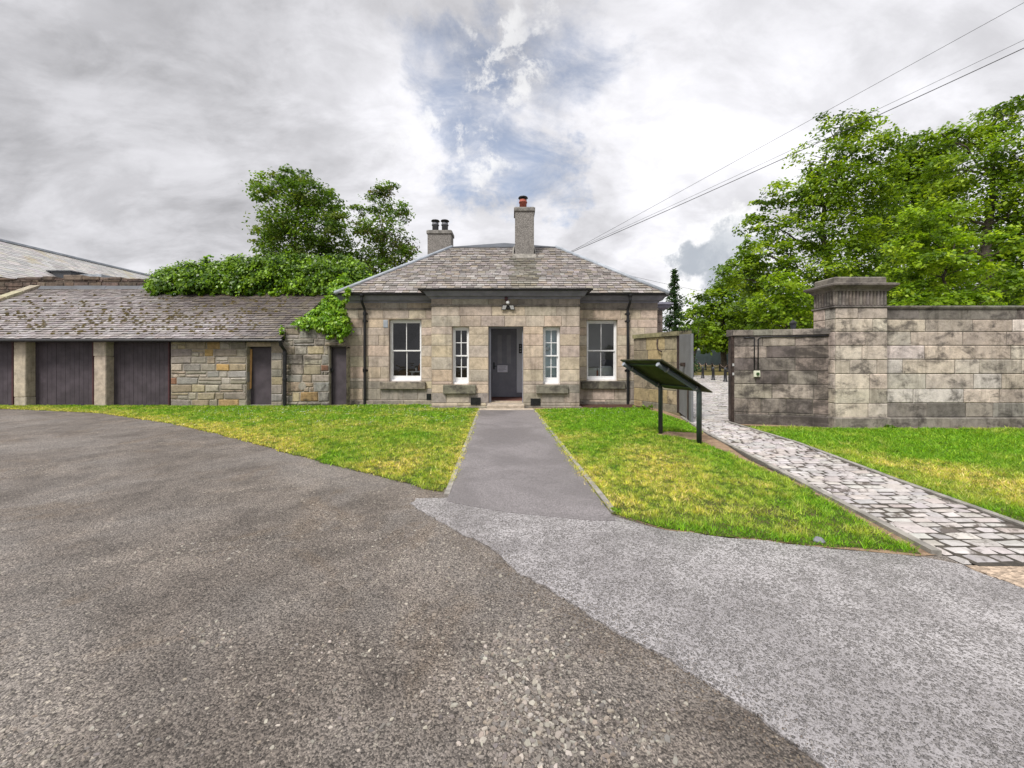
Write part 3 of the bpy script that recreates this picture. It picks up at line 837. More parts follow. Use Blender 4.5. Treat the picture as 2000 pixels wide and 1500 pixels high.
def grass(name, poly, yellow, bald, dmax=7000, clip=None, hgt=(.018, .042)):
    p = scatter(poly, lambda p: np.clip(dmax * (5.2 / np.maximum(p[:, 1], 3.2)) ** 1.25, 900, dmax), dmax, clip)
    p = p + RNG.normal(size=p.shape) * .022          # the edge frays over its kerb and the tarmac
    n1 = vnoise(p, 1.1, 3.3); n2 = vnoise(p, 4.5, 8.1); n3 = vnoise(p, 13.0, 1.7)
    y = np.clip(yellow(p) * 1.15 - .10 + .45 * n1 + .40 * n2 + .35 * n3, 0, 1)
    b = bald(p) + .55 * n2 + .3 * n1 - .5 * n3
    k = RNG.uniform(0, 1, len(p)) > np.clip(b, 0, .97)
    p, y, n2, n3 = p[k], y[k], n2[k], n3[k]; N = len(p)
    h = RNG.uniform(hgt[0], hgt[1], N) * np.clip(1 + .8 * n2 + .9 * n3, .35, 2.2) * (1.0 - .3 * y)
    w = RNG.uniform(.003, .006, N) * np.clip(p[:, 1] / 4.2, .9, 2.6)
    th = RNG.uniform(0, 2 * math.pi, N)
    tx = np.stack([np.cos(th), np.sin(th)], 1)
    lean = RNG.normal(size=(N, 2)) * h[:, None] * .65
    V = np.zeros((N, 3, 3))
    V[:, 0, :2] = p - tx * w[:, None]; V[:, 1, :2] = p + tx * w[:, None]
    V[:, 0, 2] = V[:, 1, 2] = .006
    V[:, 2, :2] = p + lean; V[:, 2, 2] = .008 + h
    g = np.array([[.15, .33, .016], [.20, .395, .02], [.095, .235, .013], [.26, .43, .026]])[RNG.integers(0, 4, N)]
    yl = np.array([[.62, .53, .15], [.50, .50, .07], [.72, .56, .27], [.42, .48, .05]])[RNG.integers(0, 4, N)]
    c = g * (1 - y[:, None]) + yl * y[:, None]
    c *= RNG.uniform(.55, 1.35, (N, 1)) * np.clip(1 + .5 * n3, .6, 1.4)[:, None]
    c = np.concatenate([np.clip(c, 0, 1), np.ones((N, 1))], 1)
    o = npmesh(name, V.reshape(-1, 3), np.arange(N * 3).reshape(N, 3), 3, c, M['grass'])
    o['kind'] = 'stuff'
    print('GRASS', N)
    return o
def bump2(p, cx, cy, sx, sy): return np.exp(-((p[:, 0] - cx) / sx) ** 2 - ((p[:, 1] - cy) / sy) ** 2)
def edge_front(p, line, w):   # 1 near a polyline's y(x)
    l = np.array(sorted(line)); yy = np.interp(p[:, 0], l[:, 0], l[:, 1])
    return np.clip(1 - (p[:, 1] - yy) / w, 0, 1)
fl = [G(860, 962), G(800, 947), G(650, 911), G(540, 881), G(430, 851), G(330, 829), G(200, 809.5), G(90, 803), G(0, 800)]
pl_x = lambda p, l: np.interp(p[:, 1], [l[1][1], l[0][1]], [l[1][0], l[0][0]])
grass('grass', lawn_l, lambda p: .12 + .60 * edge_front(p, fl, 1.0) * (p[:, 0] < -3.0) + .62 * bump2(p, -1.5, 5.9, .9, 1.2) + .25 * bump2(p, -4.5, 8.5, 3, 1.5)
      + .5 * np.clip(1 - (pl_x(p, path_l) - p[:, 0]) / .35, 0, 1),
      lambda p: -.35 + .5 * np.clip(1 - (pl_x(p, path_l) - p[:, 0]) / .10, 0, 1), clip=((-19, 4.3), (0, 13.6)))
fr = [G(1195, 1008), G(1300, 1037), G(1450, 1054), G(1600, 1070), G(1790, 1088)]
grass('grass', lawn_in, lambda p: .10 + .55 * bump2(p, 1.9, 5.0, 1.1, 1.6) + .55 * np.clip(1 - (p[:, 0] - pl_x(p, path_r)) / .45, 0, 1) - .55 * edge_front(p, fr, .28) + .25 * bump2(p, 2.4, 7, 1.2, 1) - .3 * bump2(p, 3, 11, 2, 2.5),
      lambda p: -.13 + .6 * bump2(p, 2.75, 3.75, .5, .45) + .4 * np.clip(1 - (p[:, 0] - pl_x(p, path_r)) / .12, 0, 1) - .5 * edge_front(p, fr, .25), dmax=9000)
grass('grass', lawn_r, lambda p: -.05 + .55 * bump2(p, 5.6, 5.0, 1.1, 1.3) + .3 * bump2(p, 5.4, 7, .5, 2) + .45 * bump2(p, 5.9, 4.2, 1, .8),
      lambda p: -.3 + .25 * bump2(p, 5.8, 5, 1, 1.2), clip=((4.5, 3.0), (12.5, 8.9)), hgt=(.022, .055))

def petals(name, poly, n, mask, size, mat, z=.035):
    p = scatter(poly, lambda p: np.full(len(p), n), n); p = p[RNG.uniform(0, 1, len(p)) < mask(p)]
    if not len(p): return
    mb = MB()
    for x, y in p:
        r = size * random.uniform(.7, 1.3); zz = z + random.uniform(-.008, .012)
        a = random.uniform(0, 6.28)
        mb.raw([(x + r * math.cos(a + k * math.pi / 3), y + r * math.sin(a + k * math.pi / 3), zz + random.uniform(-.003, .003)) for k in range(6)], [(0, 1, 2, 3, 4, 5)])
    return struct(mb.build(name, mat), 'stuff')
petals('daisies', lawn_l, 45, lambda p: (p[:, 0] > -9.5) * np.clip((p[:, 1] - 8.6) / 3, 0, 1) * (.25 + np.clip(2.2 * vnoise(p, .9, 5.0), 0, 1)), .012, M['daisy'])
petals('daisies', lawn_in, 30, lambda p: np.clip((p[:, 1] - 9.5) / 2.5, 0, 1) * .5, .012, M['daisy'])

# loose and embedded stones where the yard surface is worn
def pebbles():
    mb = MB(); pal = [(.27, .245, .21), (.33, .30, .26), (.22, .195, .17), (.36, .33, .28), (.19, .17, .155), (.26, .22, .18), (.16, .145, .135)]
    def stone(x, y, r, z0=0.0):
        n = random.choice((5, 5, 6, 7)); ph = random.uniform(0, 6.28); el = random.uniform(.5, .95); an = random.uniform(0, 3.14); h = r * random.uniform(.10, .30)
        ring = []
        for k in range(n):
            t = ph + 2 * math.pi * (k + random.uniform(-.3, .3)) / n; q = r * random.uniform(.7, 1.25)
            u, v = q * math.cos(t), q * math.sin(t) * el
            ring.append((x + u * math.cos(an) - v * math.sin(an), y + u * math.sin(an) + v * math.cos(an)))
        tx_, ty_ = random.uniform(-.25, .25), random.uniform(-.25, .25)
        vs = [(a, b, z0 - .002) for a, b in ring] + [(x + (a - x) * .78, y + (b - y) * .78, z0 + h + (a - x) * tx_ + (b - y) * ty_) for a, b in ring]
        mb.raw(vs, [tuple(range(n, 2 * n))] + [(i, (i + 1) % n, n + (i + 1) % n, n + i) for i in range(n)], 0, pick(pal, .25))
    patches = [(1015, 1290, 110, 85, 620), (1090, 1420, 190, 70, 700), (400, 1075, 130, 32, 330), (720, 1080, 80, 50, 240), (410, 1245, 70, 30, 110), (640, 1270, 60, 30, 70),
               (1240, 1440, 70, 50, 120), (60, 1450, 200, 60, 150), (900, 1120, 90, 40, 90), (300, 860, 180, 25, 110), (560, 1400, 300, 80, 170)]
    ap = [p for p in apron]
    for px, py, sx, sy, n in patches:
        for _ in range(n):
            u, v = px + random.gauss(0, sx * .6), py + random.gauss(0, sy * .6)
            if v < 815: continue
            x, y = G(u, v)
            if y < .9: continue
            stone(x, y, min(.018 if n > 500 else .012, abs(random.gauss(.005, .006)) + .003))
    edge = dens([(1.36, .9), G(1610, 1500), G(1480, 1400), G(1350, 1320), G(1180, 1220), G(1090, 1165), G(1010, 1120), G(960, 1075), G(860, 1020), G(800, 985)], .05, 0, False)
    grit = [(.13, .10, .075), (.17, .135, .10), (.10, .08, .062), (.22, .185, .145), (.08, .065, .052)]
    pal[:] = grit
    for a, b in zip(edge[:-1], edge[1:]):      # damp brown grit gathered along the lip of the newer tarmac
        for _ in range(42):
            t = random.random(); x = a[0] + (b[0] - a[0]) * t; y = a[1] + (b[1] - a[1]) * t
            d = abs(random.gauss(0, .13)) - .01
            if y > .9: stone(x - d * .75, y - d * .66, random.uniform(.0025, .007))
            if y > .9 and random.random() < .25: stone(x + d * .5, y + d * .45, random.uniform(.002, .005), .012)
    # drop those hidden under the apron
    o = mb.build('gravel', M['pebble']); return struct(o, 'stuff')
pebbles()

# ==================================================================== LODGE
YF, YB = 13.7, 12.8
HX0, HX1 = X(675, YF), X(1284, YF); BX0, BX1 = X(843, YB), X(1132, YB); HY1 = 21.3
DOOR = (X(954, YB), X(1022, YB), Z(787, YB), Z(637, YB))
lodge = thing('lodge_house', 'single storey sandstone lodge with slate hipped roof, projecting entrance bay and sash windows', 'house', (0, YB, 0))
SAND = [(.56, .465, .365), (.58, .485, .38), (.53, .445, .36), (.585, .50, .40), (.50, .43, .36), (.56, .465, .35), (.53, .45, .375), (.57, .475, .368), (.55, .445, .355), (.485, .415, .355)]
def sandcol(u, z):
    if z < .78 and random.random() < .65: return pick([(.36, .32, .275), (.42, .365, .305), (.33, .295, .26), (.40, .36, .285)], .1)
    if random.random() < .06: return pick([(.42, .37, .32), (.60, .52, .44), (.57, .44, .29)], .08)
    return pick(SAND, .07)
zmain = [Z(y, YF) for y in (781, 759, 739, 717, 696, 675, 655, 640, 622, 604)]
zbay = [Z(y, YB) for y in (793, 768, 745, 722, 698, 675, 653, 638, 617, 598)]
ZT = Z(588, YF)
SAND_J = .09
WL = (X(760, YF), X(823, YF), Z(745, YF), Z(624, YF)); WR = (X(1146, YF), X(1206, YF), Z(744, YF), Z(625, YF))
VL = (X(883, YB), X(916, YB), Z(751, YB), Z(638, YB)); VR = (X(1061, YB), X(1094, YB), Z(751, YB), Z(638, YB))
mb = MB()
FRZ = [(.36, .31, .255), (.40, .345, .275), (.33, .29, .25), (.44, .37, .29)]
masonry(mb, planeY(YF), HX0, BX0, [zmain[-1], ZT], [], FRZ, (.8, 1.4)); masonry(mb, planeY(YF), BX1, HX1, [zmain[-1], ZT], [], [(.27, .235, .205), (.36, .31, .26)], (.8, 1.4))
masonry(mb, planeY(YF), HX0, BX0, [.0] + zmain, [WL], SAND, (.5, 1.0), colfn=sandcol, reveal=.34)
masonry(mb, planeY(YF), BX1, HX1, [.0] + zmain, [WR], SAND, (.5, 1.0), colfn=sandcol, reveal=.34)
masonry(mb, planeXp(HX1), YF, HY1, [.0] + zmain + [ZT], [], SAND, (.5, 1.0))
masonry(mb, planeXm(HX0), -HY1, -YF, [.0] + zmain + [ZT], [], SAND, (.5, 1.0))
mb.box(HX0, HX1, HY1 - .3, HY1, 0, ZT, 1)
mb.build('wall', [M['ashlar'], M['mortar_mid']], lodge)
mb = MB()
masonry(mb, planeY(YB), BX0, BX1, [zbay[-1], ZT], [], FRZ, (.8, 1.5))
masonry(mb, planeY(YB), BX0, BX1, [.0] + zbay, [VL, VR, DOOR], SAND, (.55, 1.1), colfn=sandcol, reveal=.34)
masonry(mb, planeXp(BX1), YB, YF, [.0] + zbay + [ZT], [], SAND, (.5, .9))
masonry(mb, planeXm(BX0), -YF, -YB, [.0] + zbay + [ZT], [], SAND, (.5, .9))
mb.build('entrance_bay', [M['ashlar'], M['mortar_mid']], lodge)
# rear wing set back at the gate side
mb = MB(); WX = X(1294, 15.2)
masonry(mb, planeY(15.2), HX1, WX, [0] + zmain[1:] + [3.5], [], [(.30, .25, .215), (.33, .28, .24)], (.4, .6))
masonry(mb, planeXp(WX), 15.2, 20.5, [0] + zmain[1:] + [3.5], [], SAND, (.5, .9))
mb.build('rear_wing', [M['ashlar'], M['mortar_dark']], lodge)
mb = MB(); mb.sweep([(HX1, 15.2), (WX, 15.2), (WX, 20.5)], [(-.02, 3.46), (.04, 3.46), (.22, 3.56), (.24, 3.66), (.30, 3.67), (.30, 3.73), (-.05, 3.76)], closed=False)
mb.prism([(HX1 + .02, 15.0), (WX + .2, 15.0), (WX + .2, 20.5), (HX1 + .02, 20.5)], 3.73, 3.765)
mb.build('rear_wing_eave', M['fascia'], lodge)
# outline loop (counter-clockwise seen from above)
loop = [(HX0, YF), (BX0, YF), (BX0, YB), (BX1, YB), (BX1, YF), (HX1, YF), (HX1, HY1), (HX0, HY1)]
mb = MB(); mb.sweep(loop, [(.0, Z(606, YF)), (.03, Z(606, YF) + .008), (.035, Z(603, YF)), (.0, Z(602, YF) + .01)])
mb.c = [(.22, .195, .17)] * len(mb.c); mb.build('string_course', M['ashlar_mid'], lodge)
for v in mb.c[:0]: pass
mb = MB(); mb.sweep(loop, [(-.02, ZT - .07), (.03, ZT - .07), (.045, ZT - .02), (.12, ZT + .0), (.14, ZT + .015), (.225, ZT + .145), (.235, ZT + .165), (.02, ZT + .17)])
mb.build('fascia', M['fascia'], lodge)
mb = MB(); EZ = 3.80
mb.sweep(loop, [(.22, ZT + .157), (.30, ZT + .158), (.345, ZT + .175), (.365, EZ - .03), (.37, EZ), (.345, EZ), (.34, EZ - .03), (.22, EZ - .035)])
mb.build('gutter', M['black_iron'], lodge)
# plinths
mb = MB(); pc = [(.30, .27, .225), (.34, .30, .24), (.27, .245, .21)]
def plinth(x0, x1, y, z, proud):
    x = x0
    while x < x1 - .05:
        e = min(x1, x + random.uniform(.7, 1.3)); e = x1 if x1 - e < .3 else e
        mb.cbox(x + .003, e - .003, y - proud, y + .05, -.1, z + random.uniform(-.004, .004), .012, 0, pick(pc)); x = e
for a_ in ((HX0 - .07, BX0 - .03, YF, Z(782, YF), .08), (BX1 + .03, HX1 + .05, YF, Z(784, YF), .08), (BX0 - .06, DOOR[0], YB, Z(793.5, YB), .075), (DOOR[1], BX1 + .06, YB, Z(793.5, YB), .075)):
    mb = MB(); plinth(*a_); mb.build('plinth', [M['ashlar_mid']], lodge)
# doorstep
mb = MB(); mb.cbox(DOOR[0] - .02, DOOR[1] + .03, YB - .42, YB + .1, -.05, Z(788, YB) + .0, .02); mb.cbox(DOOR[0] - .25, DOOR[1] + .3, YB - .75, YB - .42, -.05, .035, .015)
mb.build('doorstep', M['step_stone'], lodge)
# roof
OV = .36; EX0, EX1, EY0, EY1 = HX0 - OV + .16, HX1 + OV - .15, YF - OV, HY1 + OV
EX0 = X(657, EY0); EX1 = X(1303, EY0); EZR = EZ + .015
rise, run = 2.53, 3.40; L = math.hypot(rise, run); sv = (0, run / L, rise / L)
SL = [(.245, .218, .20), (.28, .25, .235), (.20, .176, .163), (.31, .28, .262), (.25, .216, .182), (.335, .305, .29), (.165, .145, .13), (.265, .225, .18)]
CHX0, CHX1, CHY = X(1006, 15.86), X(1043, 15.86), 15.86
def slc(u, v):
    c = pick(SL, .16)
    x = EX0 + u; vy = v * run / L + EY0
    if abs(x - .48) < .5 and vy < CHY and vy > CHY - 2.3:     # soot and moss washed down below the chimney
        k = .55 + .35 * (CHY - vy) / 2.3; c = (c[0] * k, c[1] * k * 1.02, c[2] * k * .9)
    return c
mb = MB(); W_ = EX1 - EX0
pl_z = lambda: None
kx = run / L
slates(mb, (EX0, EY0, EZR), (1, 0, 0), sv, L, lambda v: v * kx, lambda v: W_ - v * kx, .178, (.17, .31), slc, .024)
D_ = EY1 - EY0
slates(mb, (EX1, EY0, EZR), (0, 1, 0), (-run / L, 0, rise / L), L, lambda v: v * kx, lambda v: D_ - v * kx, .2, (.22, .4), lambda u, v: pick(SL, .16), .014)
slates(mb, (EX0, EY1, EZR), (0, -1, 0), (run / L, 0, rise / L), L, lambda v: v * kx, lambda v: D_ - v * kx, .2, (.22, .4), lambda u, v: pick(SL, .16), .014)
# sarking under the slates, closing the roof
TX0, TX1, TY0, TY1, TZ = EX0 + run, EX1 - run, EY0 + run, EY1 - run, EZR + rise
e4 = [(EX0, EY0, EZR - .02), (EX1, EY0, EZR - .02), (EX1, EY1, EZR - .02), (EX0, EY1, EZR - .02)]
t4 = [(TX0, TY0, TZ - .02), (TX1, TY0, TZ - .02), (TX1, TY1, TZ - .02), (TX0, TY1, TZ - .02)]
for i in range(4): mb.poly([e4[i], e4[(i + 1) % 4], t4[(i + 1) % 4], t4[i]], 0, (.1, .09, .09))
roof = mb.build('roof', M['slate'], lodge)
mb = MB(); ap_ = ((TX0 + TX1) / 2, (TY0 + TY1) / 2, TZ + .42)
q4 = [(TX0 - .1, TY0 - .08, TZ + .0), (TX1 + .1, TY0 - .08, TZ), (TX1 + .1, TY1 + .08, TZ), (TX0 - .1, TY1 + .08, TZ)]
for i in range(4): mb.poly([q4[i], q4[(i + 1) % 4], ap_])
for i in range(4):
    a, b = q4[i], q4[(i + 1) % 4]; mb.poly([(a[0], a[1], a[2] - .09), (b[0], b[1], b[2] - .09), b, a])
mb.build('lead_cap', M['lead_dark'], roof)
for i in range(4):
    mb = MB(); a = Vector(e4[i]); b = Vector(t4[i]); d = (b - a).normalized()
    mb.tube([a + Vector((0, 0, .035)) - d * .06, b + Vector((0, 0, .035))], .075, 6)
    mb.build('hip_flashing', M['lead'], roof, True)
mb = MB(); mb.box(BX0 - .33, BX1 + .33, YB - .33, EY0 + .35, EZ - .03, EZ + .012); mb.build('bay_roof', M['lead_dark'], lodge)
# chimneys
def chimney(x0, x1, y0, y1, z0, zc, pots, potmat, pot_r, pot_h, apron_):
    mb = MB(); mb.box(x0, x1, y0, y1, z0, zc - .18)
    ch = mb.build('chimney', M['harl'], lodge)
    mb = MB(); mb.cbox(x0 - .045, x1 + .045, y0 - .045, y1 + .045, zc - .18, zc - .03, .015); mb.prism([(x0 - .0, y0), (x1, y0), (x1, y1), (x0, y1)], zc - .03, zc + .0)
    mb.build('cap', M['cement'], ch)
    for x, y in pots:
        mb = MB(); r = pot_r
        mb.lathe(x, y, [(r * .94, zc - .02), (r * .94, zc + pot_h * .7), (r * 1.12, zc + pot_h * .72), (r * 1.12, zc + pot_h * .80), (r * .95, zc + pot_h * .82), (r * .95, zc + pot_h), (r * .7, zc + pot_h)], 18)
        mb.build('pot', potmat, ch, True)
        mb = MB(); h = zc + pot_h
        mb.lathe(x, y, [(r * .85, h - .02), (r * .85, h + .04), (r * .5, h + .045), (r * .5, h + .07), (r * 1.3, h + .075), (r * 1.15, h + .12), (r * .5, h + .155), (.01, h + .165)], 18)
        mb.build('cowl', M['black_iron'], ch, True)
    if apron_:
        mb = MB(); zz = lambda y: EZR + (y - EY0) * rise / run
        yb = y0 - .12
        mb.poly([(x0 - .1, yb, zz(yb) + .03), (x1 + .1, yb, zz(yb) + .03), (x1 + .06, y0 - .012, zz(y0) + .14), (x0 - .06, y0 - .012, zz(y0) + .14)])
        for sx, xx in ((-1, x0), (1, x1)):
            mb.poly([(xx + sx * .10, yb, zz(yb) + .03), (xx + sx * .10, y1, zz(y1) + .03), (xx + sx * .012, y1, zz(y1) + .16), (xx + sx * .06, y0 - .012, zz(y0) + .14)])
        mb.build('flashing', M['kerb'], ch)
    return ch
chimney(CHX0, CHX1, CHY, CHY + .75, 5.0, Z(404, CHY), [((CHX0 + CHX1) / 2 - .05, CHY + .37)], M['pot_red'], .155, .42, True)
c2y = 18.2
chimney(X(835, c2y), X(881, c2y), c2y, c2y + .7, 4.4, Z(449, c2y), [(X(850.5, c2y + .3), c2y + .3), (X(869, c2y + .3), c2y + .3)], M['pot_grey'], .155, .42, False)

# windows
def sash(op, Y, cols, rows, blind=False, rail=.13):
    x0, x1, z0, z1 = op; mb = MB(); gl = MB()
    y = Y + .13; fw = .05
    mb.cbox(x0, x0 + fw, y, y + .14, z0, z1, .004); mb.cbox(x1 - fw, x1, y, y + .14, z0, z1, .004)
    mb.cbox(x0 + fw, x1 - fw, y, y + .14, z1 - .07, z1, .004)
    mb.cbox(x0 + fw, x1 - fw, y - .03, y + .14, z0, z0 + .06, .004)
    a0, a1 = x0 + fw, x1 - fw; b0, b1 = z0 + .06, z1 - .07; mid = (b0 + b1) / 2
    for (c0, c1, yy, bot, top) in ((mid - .02, b1, y + .03, .045, .04), (b0, mid + .022, y + .075, rail, .044)):
        st = .038
        mb.box(a0, a0 + st, yy, yy + .04, c0, c1); mb.box(a1 - st, a1, yy, yy + .04, c0, c1)
        mb.box(a0 + st, a1 - st, yy + .001, yy + .039, c0, c0 + bot); mb.box(a0 + st, a1 - st, yy + .001, yy + .039, c1 - top, c1)
        i0, i1, k0, k1 = a0 + st, a1 - st, c0 + bot, c1 - top
        for c in range(1, cols):
            xc = i0 + (i1 - i0) * c / cols; mb.box(xc - .012, xc + .012, yy + .006, yy + .034, k0, k1)
        for r in range(1, rows):
            zc = k0 + (k1 - k0) * r / rows; mb.box(i0, i1, yy + .008, yy + .032, zc - .012, zc + .012)
        gl.poly([(i0, yy + .02, k0), (i1, yy + .02, k0), (i1, yy + .02, k1), (i0, yy + .02, k1)])
    w = mb.build('window', M['white_paint'], lodge)
    gl.build('pane', M['glass'], w)
    if blind:
        q = MB(); q.box(x0 + .02, x1 - .02, y + .26, y + .265, z0, z1); q.build('blind', M['blind'], w)
    return w
sash(WL, YF, 2, 1); sash(WR, YF, 2, 1, rail=.10); sash(VL, YB, 2, 2, rail=.16); sash(VR, YB, 2, 2, True, rail=.16)
def sill(px0, px1, y0, y1, Y):
    mb = MB(); mb.cbox(X(px0, Y), X(px1, Y), Y - .11, Y + .2, Z(y1, Y), Z(y0, Y), .018, 0, pick([(.26, .235, .19), (.24, .22, .175)]))
    mb.build('sill', M['ashlar_mid'], lodge)
sill(743, 832, 745.5, 760, YF); sill(1135, 1220, 744.5, 759.5, YF); sill(866, 930, 751.5, 769, YB); sill(1047, 1109, 751.5, 768.5, YB)
# interior linings (rooms behind the glass)
def lining(name, x0, x1, y0, y1, z0, z1, wall, floor, openfront=True):
    mb = MB()
    mb.poly([(x0, y1, z0), (x1, y1, z0), (x1, y1, z1), (x0, y1, z1)]); mb.poly([(x0, y0, z0), (x0, y1, z0), (x0, y1, z1), (x0, y0, z1)])
    mb.poly([(x1, y0, z0), (x1, y1, z0), (x1, y1, z1), (x1, y0, z1)]); mb.poly([(x0, y0, z1), (x1, y0, z1), (x1, y1, z1), (x0, y1, z1)])
    mb.poly([(x0, y0, z0), (x1, y0, z0), (x1, y1, z0), (x0, y1, z0)], 1)
    return mb.build(name, [wall, floor], lodge)
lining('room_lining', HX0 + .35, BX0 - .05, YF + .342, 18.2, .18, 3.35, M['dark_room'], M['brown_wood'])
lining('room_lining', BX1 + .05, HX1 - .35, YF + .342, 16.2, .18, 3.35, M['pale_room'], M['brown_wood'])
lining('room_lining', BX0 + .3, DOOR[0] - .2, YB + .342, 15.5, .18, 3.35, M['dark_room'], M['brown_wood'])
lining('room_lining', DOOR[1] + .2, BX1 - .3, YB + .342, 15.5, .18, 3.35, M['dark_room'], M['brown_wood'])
VY = 14.9; hz = Z(775, VY)
lf = (X(961, VY), X(1009, VY), hz + .01, Z(641, VY))
mb = MB(); hx0, hx1, hzt = DOOR[0] - .12, DOOR[1] + .1, DOOR[3] + .12
mb.poly([(hx0, YB + .342, hz), (hx1, YB + .342, hz), (hx1, VY, hz), (hx0, VY, hz)], 1)
mb.poly([(hx0, YB + .342, hz), (hx0, VY, hz), (hx0, VY, hzt), (hx0, YB + .342, hzt)], 2)
mb.poly([(hx1, YB + .342, hz), (hx1, VY, hz), (hx1, VY, hzt), (hx1, YB + .342, hzt)], 0)
mb.poly([(hx0, YB + .342, hzt), (hx1, YB + .342, hzt), (hx1, VY, hzt), (hx0, VY, hzt)], 0)
mb.poly([(lf[1], VY, hz), (hx1, VY, hz), (hx1, VY, hzt), (lf[1], VY, hzt)], 0)
mb.poly([(hx0, VY + .05, hz), (lf[1], VY + .05, hz), (lf[1], VY + .05, hzt), (hx0, VY + .05, hzt)], 2)
mb.box(lf[1] + .0, hx1, VY - .02, VY - .002, hz, hz + .16, 2)
mb.box(DOOR[0] + .01, DOOR[1] - .01, YB + .34, YB + .40, DOOR[2] - .02, hz + .02, 3)
mb.build('entrance_hall', [M['white_room'], M['hall_floor'], M['door_grey'], M['step_stone']], lodge)
mb = MB()   # door frame round the outer opening
mb.box(DOOR[0] + .002, DOOR[0] + .075, YB + .12, YB + .3, DOOR[2], DOOR[3]); mb.box(DOOR[1] - .028, DOOR[1] - .002, YB + .12, YB + .3, DOOR[2], DOOR[3])
mb.box(DOOR[0] + .075, DOOR[1] - .028, YB + .125, YB + .295, DOOR[3] - .06, DOOR[3] - .002)
mb.build('door_frame', M['door_grey'], lodge)
def panel_door(x0, x1, z0, z1, Y):
    mb = MB(); h = z1 - z0; w = x1 - x0
    mb.box(x0, x1, Y, Y + .045, z0, z1)
    cols_ = ((x0 + .20 * w, x0 + .43 * w), (x0 + .57 * w, x0 + .80 * w)); rows_ = ((z0 + .12 * h, z0 + .36 * h), (z0 + .47 * h, z0 + .91 * h))
    for a, b in cols_:
        for k, (c, d) in enumerate(rows_):
            for (p, q, r, s) in ((a, b, c, c + .02), (a, b, d - .02, d), (a, a + .02, c + .02, d - .02), (b - .02, b, c + .02, d - .02)):
                mb.box(p, q, Y - .018, Y - .001, r, s)
            if k == 1: mb.box(a + .03, b - .03, Y - .008, Y - .0005, c + .03, d - .03, 1)
    d = mb.build('door', [M['door_grey'], M['fascia_light']], lodge)
    q = MB(); q.box(x0 + .05, x0 + .10, Y - .015, Y - .001, z0 + .40 * h, z0 + .50 * h); q.tube([(x0 + .075, Y - .01, z0 + .445 * h), (x0 + .075, Y - .06, z0 + .445 * h), (x0 + .18, Y - .065, z0 + .445 * h)], .012, 8)
    q.build('handle', M['black_iron'], d)
M['fascia_light'] = m_plain('door_panel_grey', (.32, .32, .36), .4, .08, 4)
panel_door(lf[0], lf[1], lf[2], lf[3], VY - .05)
# notice taped to the door
mb = MB(); nx0, nx1, nz0, nz1 = X(971.5, VY - .07), X(991.5, VY - .07), Z(727, VY - .07), Z(713.5, VY - .07); ny = VY - .078
mb.box(nx0, nx1, ny, ny + .003, nz0, nz1, 0)
for k in range(4):
    zz = nz1 - .05 - k * .05; wk = (.32, .30, .34, .22)[k] * .9
    mb.box(nx0 + .03, min(nx1 - .03, nx0 + .03 + wk), ny - .0015, ny - .0002, zz - .012, zz, 1)
tag(mb.build('paper_notice', [M['paper'], M['ink']]), 'white paper notice taped to the dark grey inner front door', 'notice')
mb = MB(); ix0, ix1 = X(1013.4, VY - .02), X(1019.5, VY - .02); iz0, iz1 = Z(690, VY), Z(672, VY)
mb.cbox(ix0, ix1, VY - .035, VY - .003, iz0, iz1, .006, 0)
for k in range(3): mb.box(ix0 + .03, ix1 - .03, VY - .039, VY - .0352, iz0 + .05 + k * .1, iz0 + .1 + k * .1, 1)
tag(mb.build('intercom', [M['black_iron'], M['lamp_glass']]), 'black entry phone with three grey buttons on the white hall wall', 'intercom')
# vents
for (a, b, c, d, Y) in ((920, 938, 777, 790, YB), (1037, 1055, 779, 791, YB), (834, 843, 769.5, 780.5, YF)):
    mb = MB(); x0, x1, z0, z1 = X(a, Y), X(b, Y), Z(d, Y), Z(c, Y); yy = Y - .022
    mb.box(x0, x1, yy + .004, yy + .02, z0, z1)
    mb.box(x0 - .012, x0, yy - .004, yy + .02, z0 - .012, z1 + .012); mb.box(x1, x1 + .012, yy - .004, yy + .02, z0 - .012, z1 + .012)
    mb.box(x0, x1, yy - .003, yy + .02, z1, z1 + .012); mb.box(x0, x1, yy - .003, yy + .02, z0 - .012, z0)
    k = 5
    for i in range(1, k): mb.box(x0, x1, yy - .002, yy + .003, z0 + (z1 - z0) * i / k - .004, z0 + (z1 - z0) * i / k + .004)
    for i in range(1, 8): mb.box(x0 + (x1 - x0) * i / 8 - .004, x0 + (x1 - x0) * i / 8 + .004, yy - .0015, yy + .003, z0, z1)
    mb.build('vent_grille', M['black_iron'], lodge)
# rainwater pipes
for px in (712, 1226.5):
    Y = YF - .1; xx = X(px, Y); mb = MB(); r = .045
    tx = xx - .02 if px < 1000 else xx + .02
    mb.lathe(tx, YF - .30, [(.05, EZ - .12), (.075, EZ - .06), (.075, EZ - .02)], 12)
    mb.tube([(tx, YF - .30, EZ - .04), (tx, YF - .30, EZ - .22), (tx, YF - .26, EZ - .30), (xx, YF - .12, EZ - .46), (xx, YF - .085, EZ - .54), (xx, YF - .085, .0)], r, 12)
    for z in (3.15, 2.9, 1.2, 1.18):
        mb.lathe(xx, YF - .085, [(r + .004, z - .05), (r + .018, z - .045), (r + .018, z + .045), (r + .004, z + .05)], 12)
        mb.box(xx - .09, xx + .09, YF - .03, YF - .004, z - .02, z + .02)
    mb.build('drainpipe', M['black_iron'], lodge, False)
mb = MB(); mb.cbox(X(749, YF), X(758, YF), YF - .03, YF - .005, Z(640, YF), Z(625, YF), .006); mb.build('wall_plate', M['lead'], lodge)

